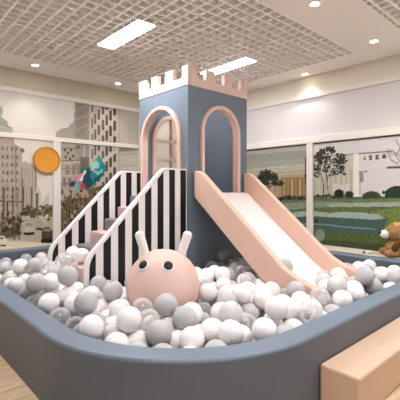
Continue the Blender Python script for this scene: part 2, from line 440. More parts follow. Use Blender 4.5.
('e',((1.952,1.039),(0.014,0.026)),(129,112,93),5),
('e',((2.01,0.764),(0.018,0.044)),(39,27,17),5),
('e',((1.879,0.967),(0.01,0.022)),(166,149,129),5),
('e',((1.974,0.872),(0.023,0.029)),(166,149,129),5),
('e',((1.91,1.108),(0.011,0.044)),(166,149,129),5),
('e',((2.166,0.779),(0.024,0.044)),(166,149,129),5),
('l',((2.022,0.832),(2.034,0.637)),(71,56,41),0,0.0085),
('l',((2.063,0.829),(2.062,0.635)),(71,56,41),0,0.0085),
('l',((2.104,0.826),(2.111,0.631)),(71,56,41),0,0.0085),
('l',((2.138,0.824),(2.137,0.628)),(71,56,41),0,0.0085),
('e',((2.291,1.121),(0.105,0.09)),(80,66,39),12),
('e',((2.205,1.07),(0.051,0.072)),(66,51,32),12),
('e',((2.378,1.081),(0.071,0.091)),(95,78,46),12),
('e',((2.449,1.06),(0.053,0.073)),(110,95,61),12),
('e',((2.612,1.146),(0.074,0.093)),(129,122,71),12),
('e',((2.686,1.106),(0.075,0.112)),(105,102,54),12),
('e',((2.539,1.093),(0.054,0.074)),(141,127,90),12),
('e',((2.486,1.187),(0.028,0.012)),(141,129,95),5),
('e',((2.675,1.154),(0.026,0.024)),(95,80,51),5),
('e',((2.181,1.148),(0.023,0.015)),(95,80,51),5),
('e',((2.213,1.14),(0.025,0.023)),(141,129,95),5),
('e',((2.556,1.021),(0.028,0.027)),(59,46,27),5),
('e',((2.463,1.015),(0.024,0.021)),(173,161,137),5),
('e',((2.25,0.984),(0.019,0.012)),(141,129,95),5),
('e',((2.255,0.972),(0.019,0.02)),(95,80,51),5),
('e',((2.627,1.109),(0.019,0.019)),(59,46,27),5),
('e',((2.314,1.027),(0.016,0.025)),(59,46,27),5),
('e',((2.251,0.983),(0.025,0.015)),(59,46,27),5),
('e',((2.419,1.01),(0.013,0.026)),(173,161,137),5),
('e',((2.344,1.162),(0.02,0.015)),(173,161,137),5),
('e',((2.495,0.953),(0.016,0.023)),(173,161,137),5),
('e',((2.485,1.195),(0.022,0.016)),(95,80,51),5),
('e',((2.585,1.069),(0.026,0.026)),(59,46,27),5),
('e',((2.644,0.95),(0.028,0.024)),(59,46,27),5),
('e',((2.487,1.06),(0.029,0.017)),(59,46,27),5),
('e',((2.262,1.2),(0.019,0.026)),(141,129,95),5),
('e',((2.191,1.032),(0.016,0.022)),(141,129,95),5),
('e',((2.537,1.171),(0.029,0.027)),(59,46,27),5),
('e',((2.208,1.153),(0.014,0.027)),(59,46,27),5),
('e',((2.177,1.027),(0.013,0.015)),(95,80,51),5),
('e',((2.602,1.119),(0.018,0.022)),(59,46,27),5),
('e',((2.26,1.078),(0.011,0.02)),(95,80,51),5),
('e',((2.463,1.128),(0.014,0.024)),(95,80,51),5),
('e',((2.261,1.207),(0.025,0.028)),(95,80,51),5),
('e',((2.342,0.962),(0.027,0.028)),(173,161,137),5),
('e',((2.337,1.041),(0.014,0.02)),(59,46,27),5),
('e',((2.38,1.042),(0.022,0.023)),(95,80,51),5),
('e',((2.215,0.948),(0.013,0.012)),(141,129,95),5),
('e',((2.668,1.129),(0.015,0.023)),(59,46,27),5),
('e',((2.509,1.202),(0.021,0.015)),(59,46,27),5),
('e',((2.296,0.982),(0.013,0.029)),(95,80,51),5),
('e',((2.632,1.038),(0.013,0.025)),(141,129,95),5),
('e',((2.648,0.991),(0.025,0.026)),(141,129,95),5),
('e',((2.306,1.049),(0.022,0.025)),(95,80,51),5),
('e',((2.697,1.153),(0.025,0.013)),(59,46,27),5),
('e',((2.677,1.007),(0.03,0.013)),(95,80,51),5),
('e',((2.541,1.018),(0.026,0.013)),(141,129,95),5),
('p',[(2.171,1.036),(2.308,1.029),(2.308,0.957),(2.171,0.964)],(185,173,154),4),
('p',[(2.378,0.935),(2.521,0.927),(2.539,0.778),(2.378,0.771)],(166,156,132),6),
('p',[(2.413,0.805),(2.521,0.798),(2.521,0.761),(2.413,0.769)],(34,24,15),0),
('p',[(2.214,0.926),(2.36,0.927),(2.383,0.844),(2.383,0.698),(2.205,0.694)],(185,176,159),5),
('p',[(2.231,0.907),(2.36,0.9),(2.36,0.845),(2.231,0.853)],(141,134,122),3),
('p',[(2.205,0.742),(2.381,0.729),(2.381,0.68),(2.205,0.694)],(24,15,7),0),
('p',[(2.53,0.797),(2.667,0.816),(2.723,0.709),(2.723,0.501),(2.511,0.521),(2.508,0.706)],(71,56,41),7),
('p',[(2.539,0.787),(2.686,0.777),(2.686,0.721),(2.539,0.732)],(141,132,117),3),
('p',[(2.508,0.596),(2.723,0.577),(2.723,0.509),(2.508,0.529)],(22,12,7),4),
('l',((2.467,1.022),(2.705,0.766)),(198,185,163),0,0.0085),
('p',[(1.629,0.724),(1.877,0.712),(1.925,0.63),(1.933,0.542),(1.629,0.555)],(210,200,185),4),
('p',[(1.814,0.562),(1.901,0.554),(1.901,0.522),(1.814,0.531)],(27,17,10),0),
('p',[(1.72,0.699),(1.861,0.687),(1.861,0.644),(1.72,0.656)],(105,95,85),0),
('p',[(2.78,2.599),(2.895,2.678),(3.013,2.71),(3.073,2.795),(3.14,2.852),(3.154,3.462),(4.714,3.743),(4.714,0.042),(2.78,0.268)],(168,156,140),6),
('p',[(3.154,3.344),(3.447,3.394),(3.447,0.19),(3.154,0.225)],(151,140,127),6),
('p',[(3.447,3.394),(4.131,3.509),(4.131,0.966),(3.447,0.593)],(185,173,157),4),
('p',[(4.131,3.509),(4.714,3.608),(4.714,0.042),(4.131,0.111)],(183,173,157),3),
('l',((3.205,3.274),(3.205,2.545)),(124,112,100),6,0.0085),
('l',((3.257,3.282),(3.257,2.55)),(124,112,100),6,0.0085),
('l',((3.319,3.293),(3.319,2.556)),(124,112,100),6,0.0085),
('l',((3.383,3.303),(3.383,2.562)),(124,112,100),6,0.0085),
('l',((3.174,3.072),(3.425,3.209)),(176,163,149),0,0.0085),
('l',((3.174,2.876),(3.425,3.008)),(176,163,149),0,0.0085),
('l',((3.174,2.679),(3.425,2.807)),(176,163,149),0,0.0085),
('p',[(3.492,3.27),(3.531,3.276),(3.531,3.073),(3.492,3.068)],(105,90,78),6),
('p',[(3.492,2.956),(3.531,2.961),(3.531,2.758),(3.492,2.754)],(105,90,78),6),
('p',[(3.492,2.643),(3.531,2.647),(3.531,2.444),(3.492,2.441)],(105,90,78),6),
('p',[(3.492,2.329),(3.531,2.332),(3.531,2.129),(3.492,2.127)],(105,90,78),6),
('p',[(3.492,2.016),(3.531,2.018),(3.531,1.815),(3.492,1.814)],(105,90,78),6),
('p',[(3.492,1.702),(3.531,1.703),(3.531,1.5),(3.492,1.5)],(105,90,78),6),
('p',[(3.492,1.389),(3.531,1.388),(3.531,1.185),(3.492,1.186)],(105,90,78),6),
('p',[(3.492,1.075),(3.531,1.074),(3.531,0.871),(3.492,0.873)],(105,90,78),6),
('p',[(3.559,3.046),(3.604,3.053),(3.604,2.848),(3.559,2.843)],(105,90,78),6),
('p',[(3.559,2.731),(3.604,2.736),(3.604,2.532),(3.559,2.528)],(105,90,78),6),
('p',[(3.559,2.416),(3.604,2.419),(3.604,2.215),(3.559,2.212)],(105,90,78),6),
('p',[(3.559,2.1),(3.604,2.103),(3.604,1.898),(3.559,1.897)],(105,90,78),6),
('p',[(3.559,1.785),(3.604,1.786),(3.604,1.582),(3.559,1.581)],(105,90,78),6),
('p',[(3.559,1.469),(3.604,1.469),(3.604,1.265),(3.559,1.266)],(105,90,78),6),
('p',[(3.559,1.154),(3.604,1.153),(3.604,0.948),(3.559,0.951)],(105,90,78),6),
('p',[(3.559,0.839),(3.604,0.836),(3.604,0.724),(3.559,0.727)],(105,90,78),6),
('p',[(3.635,3.149),(3.688,3.157),(3.688,2.951),(3.635,2.944)],(105,90,78),6),
('p',[(3.635,2.832),(3.688,2.838),(3.688,2.632),(3.635,2.627)],(105,90,78),6),
('p',[(3.635,2.514),(3.688,2.519),(3.688,2.313),(3.635,2.309)],(105,90,78),6),
('p',[(3.635,2.196),(3.688,2.2),(3.688,1.994),(3.635,1.992)],(105,90,78),6),
('p',[(3.635,1.879),(3.688,1.881),(3.688,1.675),(3.635,1.674)],(105,90,78),6),
('p',[(3.635,1.561),(3.688,1.562),(3.688,1.356),(3.635,1.357)],(105,90,78),6),
('p',[(3.635,1.244),(3.688,1.243),(3.688,1.037),(3.635,1.039)],(105,90,78),6),
('p',[(3.635,0.926),(3.688,0.924),(3.688,0.718),(3.635,0.722)],(105,90,78),6),
('p',[(3.721,3.265),(3.781,3.274),(3.781,3.066),(3.721,3.058)],(105,90,78),6),
('p',[(3.721,2.945),(3.781,2.952),(3.781,2.745),(3.721,2.738)],(105,90,78),6),
('p',[(3.721,2.625),(3.781,2.631),(3.781,2.423),(3.721,2.419)],(105,90,78),6),
('p',[(3.721,2.305),(3.781,2.309),(3.781,2.102),(3.721,2.099)],(105,90,78),6),
('p',[(3.721,1.985),(3.781,1.988),(3.781,1.78),(3.721,1.779)],(105,90,78),6),
('p',[(3.721,1.665),(3.781,1.666),(3.781,1.459),(3.721,1.459)],(105,90,78),6),
('p',[(3.721,1.345),(3.781,1.344),(3.781,1.137),(3.721,1.139)],(105,90,78),6),
('p',[(3.721,1.025),(3.781,1.023),(3.781,0.815),(3.721,0.819)],(105,90,78),6),
('p',[(3.804,3.376),(3.872,3.387),(3.872,3.178),(3.804,3.168)],(85,71,61),6),
('p',[(3.804,3.054),(3.872,3.063),(3.872,2.854),(3.804,2.846)],(85,71,61),6),
('p',[(3.804,2.732),(3.872,2.739),(3.872,2.53),(3.804,2.524)],(85,71,61),6),
('p',[(3.804,2.41),(3.872,2.415),(3.872,2.206),(3.804,2.202)],(85,71,61),6),
('p',[(3.804,2.087),(3.872,2.091),(3.872,1.882),(3.804,1.879)],(85,71,61),6),
('p',[(3.804,1.765),(3.872,1.767),(3.872,1.558),(3.804,1.557)],(85,71,61),6),
('p',[(3.804,1.443),(3.872,1.442),(3.872,1.233),(3.804,1.235)],(85,71,61),6),
('p',[(3.804,1.121),(3.872,1.118),(3.872,0.909),(3.804,0.913)],(85,71,61),6),
('p',[(3.889,3.165),(3.964,3.176),(3.964,2.965),(3.889,2.955)],(85,71,61),6),
('p',[(3.889,2.84),(3.964,2.849),(3.964,2.638),(3.889,2.631)],(85,71,61),6),
('p',[(3.889,2.516),(3.964,2.522),(3.964,2.311),(3.889,2.306)],(85,71,61),6),
('p',[(3.889,2.191),(3.964,2.196),(3.964,1.985),(3.889,1.982)],(85,71,61),6),
('p',[(3.889,1.866),(3.964,1.869),(3.964,1.658),(3.889,1.657)],(85,71,61),6),
('p',[(3.889,1.542),(3.964,1.542),(3.964,1.331),(3.889,1.332)],(85,71,61),6),
('p',[(3.889,1.217),(3.964,1.215),(3.964,1.005),(3.889,1.008)],(85,71,61),6),
('p',[(3.981,3.286),(4.064,3.299),(4.064,3.086),(3.981,3.075)],(85,71,61),6),
('p',[(3.981,2.959),(4.064,2.969),(4.064,2.757),(3.981,2.748)],(85,71,61),6),
('p',[(3.981,2.632),(4.064,2.64),(4.064,2.427),(3.981,2.421)],(85,71,61),6),
('p',[(3.981,2.305),(4.064,2.31),(4.064,2.098),(3.981,2.094)],(85,71,61),6),
('p',[(3.981,1.978),(4.064,1.981),(4.064,1.768),(3.981,1.766)],(85,71,61),6),
('p',[(3.981,1.65),(4.064,1.651),(4.064,1.439),(3.981,1.439)],(85,71,61),6),
('p',[(3.981,1.323),(4.064,1.322),(4.064,1.109),(3.981,1.112)],(85,71,61),6),
('l',((3.49,3.361),(3.49,0.792)),(202,190,176),0,0.0085),
('l',((3.621,3.382),(3.621,0.784)),(202,190,176),0,0.0085),
('l',((3.711,3.397),(3.711,0.778)),(202,190,176),0,0.0085),
('l',((3.801,3.412),(3.801,0.773)),(202,190,176),0,0.0085),
('l',((3.887,3.426),(3.887,0.767)),(202,190,176),0,0.0085),
('l',((3.978,3.441),(3.978,0.761)),(202,190,176),0,0.0085),
('l',((4.082,3.459),(4.082,0.755)),(202,190,176),0,0.0085),
('l',((2.876,2.418),(3.425,2.495)),(129,115,98),4,0.0085),
('l',((2.876,2.284),(3.425,2.355)),(115,100,83),4,0.0085),
('l',((2.876,2.054),(3.425,2.113)),(105,90,73),4,0.0085),
('l',((2.876,2.016),(3.425,2.073)),(198,185,168),4,0.0085),
('l',((2.876,1.902),(3.425,1.952)),(141,127,110),4,0.0085),
('l',((2.876,1.768),(3.425,1.812)),(190,178,161),4,0.0085),
('l',((2.876,1.615),(3.425,1.651)),(129,115,98),4,0.0085),
('e',((3.013,2.217),(0.026,0.034)),(95,80,66),5),
('e',((3.073,2.279),(0.026,0.035)),(95,80,66),5),
('e',((2.973,2.137),(0.026,0.034)),(95,80,66),5),
('e',((3.113,2.165),(0.027,0.035)),(95,80,66),5),
('e',((3.215,2.348),(0.027,0.036)),(95,80,66),5),
('e',((3.053,2.103),(0.026,0.035)),(95,80,66),5),
('e',((2.954,2.27),(0.025,0.035)),(95,80,66),5),
('p',[(3.257,2.154),(3.447,2.165),(3.447,1.822),(3.257,1.817)],(110,98,83),5),
('l',((3.34,2.378),(3.34,2.159)),(190,178,163),0,0.0085),
('p',[(2.973,1.982),(3.041,1.985),(3.041,1.791),(2.973,1.789)],(137,122,105),4),
('p',[(3.093,1.988),(3.162,1.991),(3.162,1.795),(3.093,1.793)],(137,122,105),4),
('p',[(3.215,1.993),(3.286,1.996),(3.286,1.798),(3.215,1.796)],(137,122,105),4),
('p',[(2.915,1.73),(2.973,1.732),(2.973,1.577),(2.915,1.577)],(124,107,88),5),
('p',[(3.013,1.732),(3.073,1.734),(3.073,1.578),(3.013,1.577)],(124,107,88),5),
('p',[(3.133,1.735),(3.195,1.736),(3.195,1.579),(3.133,1.578)],(124,107,88),5),
('p',[(3.383,1.901),(4.131,2.398),(4.131,2.334),(3.425,1.822)],(202,190,173),2),
('p',[(4.131,2.398),(4.714,2.487),(4.714,2.397),(4.131,2.312)],(141,132,117),3),
('l',((4.131,3.509),(4.131,0.431)),(141,132,117),0,0.0085),
('l',((4.204,2.253),(4.714,2.33)),(154,141,124),0,0.0085),
('l',((4.204,2.016),(4.714,2.061)),(154,141,124),0,0.0085),
('p',[(3.468,1.298),(3.964,1.669),(4.714,1.904),(4.714,0.042),(2.857,0.259),(2.857,0.889)],(151,137,117),8),
('p',[(2.78,1.159),(3.053,1.422),(3.512,1.541),(3.87,1.625),(3.688,0.985),(2.973,0.342),(2.78,0.268)],(107,88,66),12),
('p',[(3.093,1.5),(3.383,1.52),(3.468,1.359),(3.093,1.324)],(183,151,122),5),
('e',((3.57,1.127),(0.027,0.036)),(168,151,127),6),
('e',((3.147,0.714),(0.029,0.017)),(61,44,27),6),
('e',((2.954,1.354),(0.02,0.045)),(93,73,51),6),
('e',((3.715,0.757),(0.023,0.043)),(44,29,15),6),
('e',((3.72,1.38),(0.019,0.036)),(141,124,100),6),
('e',((2.837,1.475),(0.029,0.041)),(141,124,100),6),
('e',((3.714,0.988),(0.038,0.046)),(61,44,27),6),
('e',((3.575,1.415),(0.028,0.03)),(44,29,15),6),
('e',((2.823,0.791),(0.012,0.042)),(44,29,15),6),
('e',((3.505,1.096),(0.021,0.038)),(61,44,27),6),
('e',((2.866,1.522),(0.033,0.033)),(93,73,51),6),
('e',((2.98,0.88),(0.019,0.016)),(168,151,127),6),
('e',((3.434,1.143),(0.032,0.021)),(93,73,51),6),
('e',((2.856,1.398),(0.016,0.041)),(141,124,100),6),
('e',((3.317,1.16),(0.02,0.04)),(107,95,54),6),
('e',((3.32,0.436),(0.019,0.027)),(141,124,100),6),
('e',((3.314,0.948),(0.025,0.046)),(141,124,100),6),
('e',((3.272,0.6),(0.033,0.037)),(61,44,27),6),
('e',((3.766,1.44),(0.017,0.048)),(107,95,54),6),
('e',((3.315,1.192),(0.029,0.018)),(61,44,27),6),
('e',((3.61,1.434),(0.02,0.018)),(93,73,51),6),
('e',((3.254,0.556),(0.027,0.043)),(93,73,51),6),
('e',((3.306,0.69),(0.033,0.026)),(61,44,27),6),
('e',((3.198,1.615),(0.026,0.048)),(168,151,127),6),
('e',((3.145,1.374),(0.014,0.031)),(107,95,54),6),
('e',((3.688,1.262),(0.037,0.046)),(107,95,54),6),
('e',((2.999,0.515),(0.034,0.016)),(61,44,27),6),
('e',((2.821,1.27),(0.023,0.018)),(168,151,127),6),
('e',((3.3,1.202),(0.027,0.034)),(93,73,51),6),
('e',((3.325,0.767),(0.016,0.051)),(61,44,27),6),
('e',((3.666,0.394),(0.021,0.029)),(168,151,127),6),
('e',((3.068,0.908),(0.025,0.037)),(61,44,27),6),
('e',((3.376,1.614),(0.031,0.035)),(61,44,27),6),
('e',((3.206,1.246),(0.034,0.022)),(141,124,100),6),
('e',((3.147,1.062),(0.023,0.05)),(168,151,127),6),
('e',((3.777,0.878),(0.028,0.038)),(61,44,27),6),
('e',((2.992,0.468),(0.024,0.037)),(107,95,54),6),
('e',((3.47,0.44),(0.02,0.028)),(93,73,51),6),
('e',((3.089,1.235),(0.024,0.037)),(93,73,51),6),
('e',((3.06,0.579),(0.019,0.046)),(93,73,51),6),
('e',((3.57,1.207),(0.018,0.02)),(93,73,51),6),
('e',((3.773,1.582),(0.015,0.052)),(61,44,27),6),
('e',((3.65,0.754),(0.019,0.025)),(93,73,51),6),
('e',((3.744,1.12),(0.03,0.051)),(93,73,51),6),
('e',((3.213,0.997),(0.03,0.02)),(141,124,100),6),
('e',((2.867,1.609),(0.021,0.041)),(93,73,51),6),
('e',((3.333,0.414),(0.024,0.048)),(141,124,100),6),
('e',((2.936,1.202),(0.028,0.036)),(61,44,27),6),
('e',((3.268,0.467),(0.025,0.02)),(44,29,15),6),
('e',((2.959,1.079),(0.016,0.017)),(168,151,127),6),
('e',((3.076,1.464),(0.022,0.028)),(44,29,15),6),
('e',((3.676,1.104),(0.03,0.05)),(44,29,15),6),
('e',((3.179,0.504),(0.03,0.028)),(61,44,27),6),
('e',((3.159,0.998),(0.029,0.031)),(61,44,27),6),
('e',((3.49,0.52),(0.033,0.022)),(168,151,127),6),
('e',((3.209,1.467),(0.013,0.047)),(168,151,127),6),
('e',((3.403,0.783),(0.027,0.044)),(93,73,51),6),
('e',((3.026,0.994),(0.021,0.034)),(44,29,15),6),
('e',((3.439,1.003),(0.033,0.032)),(61,44,27),6),
('e',((3.143,0.545),(0.018,0.021)),(107,95,54),6),
('e',((3.145,1.295),(0.033,0.048)),(107,95,54),6),
('e',((3.752,1.003),(0.034,0.053)),(168,151,127),6),
('e',((3.704,0.676),(0.029,0.047)),(141,124,100),6),
('e',((3.722,0.377),(0.032,0.042)),(61,44,27),6),
('e',((3.047,0.868),(0.031,0.034)),(93,73,51),6),
('e',((3.619,1.04),(0.035,0.028)),(107,95,54),6),
('e',((2.858,0.646),(0.015,0.043)),(141,124,100),6),
('e',((3.612,0.895),(0.032,0.041)),(141,124,100),6),
('e',((2.85,1.483),(0.025,0.023)),(107,95,54),6),
('e',((3.571,1.542),(0.017,0.024)),(168,151,127),6),
('e',((3.627,0.971),(0.019,0.017)),(93,73,51),6),
('e',((3.261,1.19),(0.022,0.021)),(168,151,127),6),
('e',((3.526,0.468),(0.029,0.021)),(107,95,54),6),
('e',((3.044,1.501),(0.032,0.017)),(141,124,100),6),
('e',((3.552,1.535),(0.019,0.034)),(107,95,54),6),
('e',((3.17,1.533),(0.029,0.018)),(107,95,54),6),
('e',((2.949,0.534),(0.027,0.031)),(44,29,15),6),
('e',((3.592,0.461),(0.017,0.018)),(61,44,27),6),
('e',((3.404,0.957),(0.024,0.032)),(168,151,127),6),
('e',((3.722,1.07),(0.02,0.038)),(107,95,54),6),
('e',((3.059,0.785),(0.031,0.026)),(141,124,100),6),
('e',((3.702,0.587),(0.026,0.023)),(93,73,51),6),
('e',((3.708,1.417),(0.03,0.021)),(44,29,15),6),
('e',((2.983,0.649),(0.031,0.035)),(168,151,127),6),
('e',((2.881,1.252),(0.023,0.038)),(61,44,27),6),
('e',((3.42,1.612),(0.033,0.044)),(141,124,100),6),
('e',((2.986,0.644),(0.02,0.034)),(168,151,127),6),
('e',((3.063,1.494),(0.025,0.021)),(141,124,100),6),
('e',((3.269,0.532),(0.035,0.043)),(141,124,100),6),
('e',((3.623,1.0),(0.017,0.045)),(93,73,51),6),
('e',((3.12,1.579),(0.017,0.034)),(93,73,51),6),
('e',((3.718,1.211),(0.018,0.03)),(168,151,127),6),
('e',((3.291,0.609),(0.021,0.051)),(44,29,15),6),
('e',((3.766,0.648),(0.034,0.035)),(61,44,27),6),
('e',((3.052,1.482),(0.018,0.031)),(107,95,54),6),
('e',((3.746,0.862),(0.026,0.052)),(107,95,54),6),
('e',((2.894,1.17),(0.014,0.026)),(168,151,127),6),
('e',((2.826,1.162),(0.026,0.032)),(93,73,51),6),
('e',((2.847,1.354),(0.02,0.022)),(93,73,51),6),
('e',((3.248,0.797),(0.021,0.028)),(141,124,100),6),
('e',((3.004,0.84),(0.026,0.018)),(107,95,54),6),
('e',((3.664,1.38),(0.027,0.029)),(61,44,27),6),
('e',((3.532,0.38),(0.016,0.018)),(61,44,27),6),
('e',((3.503,1.095),(0.019,0.033)),(141,124,100),6),
('e',((3.181,1.585),(0.015,0.032)),(107,95,54),6),
('e',((3.766,0.639),(0.032,0.052)),(107,95,54),6),
('e',((3.306,1.166),(0.015,0.043)),(168,151,127),6),
('e',((2.95,0.871),(0.026,0.021)),(168,151,127),6),
('e',((3.271,0.749),(0.013,0.04)),(168,151,127),6),
('e',((3.07,0.718),(0.022,0.025)),(61,44,27),6),
('e',((2.967,0.622),(0.014,0.047)),(61,44,27),6),
('e',((3.746,0.561),(0.028,0.051)),(141,124,100),6),
('e',((3.593,0.512),(0.021,0.036)),(107,95,54),6),
('e',((3.668,0.471),(0.017,0.018)),(44,29,15),6),
('e',((3.127,1.307),(0.02,0.036)),(44,29,15),6),
('e',((2.977,0.591),(0.014,0.035)),(168,151,127),6),
('e',((2.906,0.592),(0.021,0.041)),(141,124,100),6),
('e',((3.75,1.063),(0.026,0.033)),(44,29,15),6),
('e',((3.655,1.414),(0.026,0.027)),(44,29,15),6),
('e',((3.135,1.279),(0.014,0.04)),(107,95,54),6),
('e',((3.373,0.715),(0.029,0.027)),(168,151,127),6),
('e',((3.439,0.757),(0.019,0.033)),(44,29,15),6),
('e',((3.3,1.544),(0.024,0.035)),(168,151,127),6),
('e',((3.62,1.443),(0.028,0.038)),(93,73,51),6),
('e',((3.768,0.413),(0.035,0.028)),(44,29,15),6),
('e',((3.198,1.411),(0.021,0.046)),(107,95,54),6),
('e',((3.667,0.616),(0.016,0.048)),(107,95,54),6),
('e',((3.22,1.356),(0.015,0.034)),(44,29,15),6),
('e',((2.959,1.31),(0.012,0.026)),(168,151,127),6),
('e',((3.116,0.709),(0.014,0.034)),(93,73,51),6),
('e',((3.247,1.42),(0.029,0.019)),(141,124,100),6),
('e',((3.285,1.485),(0.028,0.033)),(44,29,15),6),
('e',((3.467,1.389),(0.029,0.031)),(107,95,54),6),
('e',((3.626,1.455),(0.037,0.034)),(168,151,127),6),
('e',((3.57,0.725),(0.017,0.023)),(168,151,127),6),
('e',((3.492,0.467),(0.028,0.021)),(93,73,51),6),
('e',((2.845,1.426),(0.028,0.036)),(168,151,127),6),
('e',((3.122,1.006),(0.032,0.04)),(93,73,51),6),
('e',((3.698,0.572),(0.015,0.035)),(61,44,27),6),
('e',((3.088,1.087),(0.019,0.044)),(107,95,54),6),
('e',((3.4,0.862),(0.03,0.046)),(168,151,127),6),
('e',((2.9,1.453),(0.025,0.045)),(93,73,51),6),
('e',((2.976,1.3),(0.013,0.046)),(93,73,51),6),
('e',((3.104,1.286),(0.015,0.047)),(44,29,15),6),
('e',((3.278,0.411),(0.018,0.039)),(168,151,127),6),
('e',((3.098,0.984),(0.034,0.039)),(168,151,127),6),
('e',((3.564,0.564),(0.015,0.026)),(141,124,100),6),
('e',((3.368,0.709),(0.023,0.04)),(168,151,127),6),
('e',((3.262,1.045),(0.025,0.046)),(44,29,15),6),
('e',((3.268,0.923),(0.018,0.039)),(168,151,127),6),
('l',((3.174,1.343),(3.184,1.126)),(39,24,15),6,0.0085),
('l',((3.257,1.401),(3.267,1.183)),(39,24,15),6,0.0085),
('l',((3.361,1.42),(3.372,1.2)),(39,24,15),6,0.0085),
('l',((3.033,1.267),(3.043,1.053)),(39,24,15),6,0.0085),
('l',((2.973,1.288),(2.983,1.075)),(39,24,15),6,0.0085)]
paint('street_mural', .6, 4.62, .5, 3.225, .012, STREET, ('y', YW-.015), 'sepia photo mural of a city street with cars and tall buildings', (222, 214, 202))
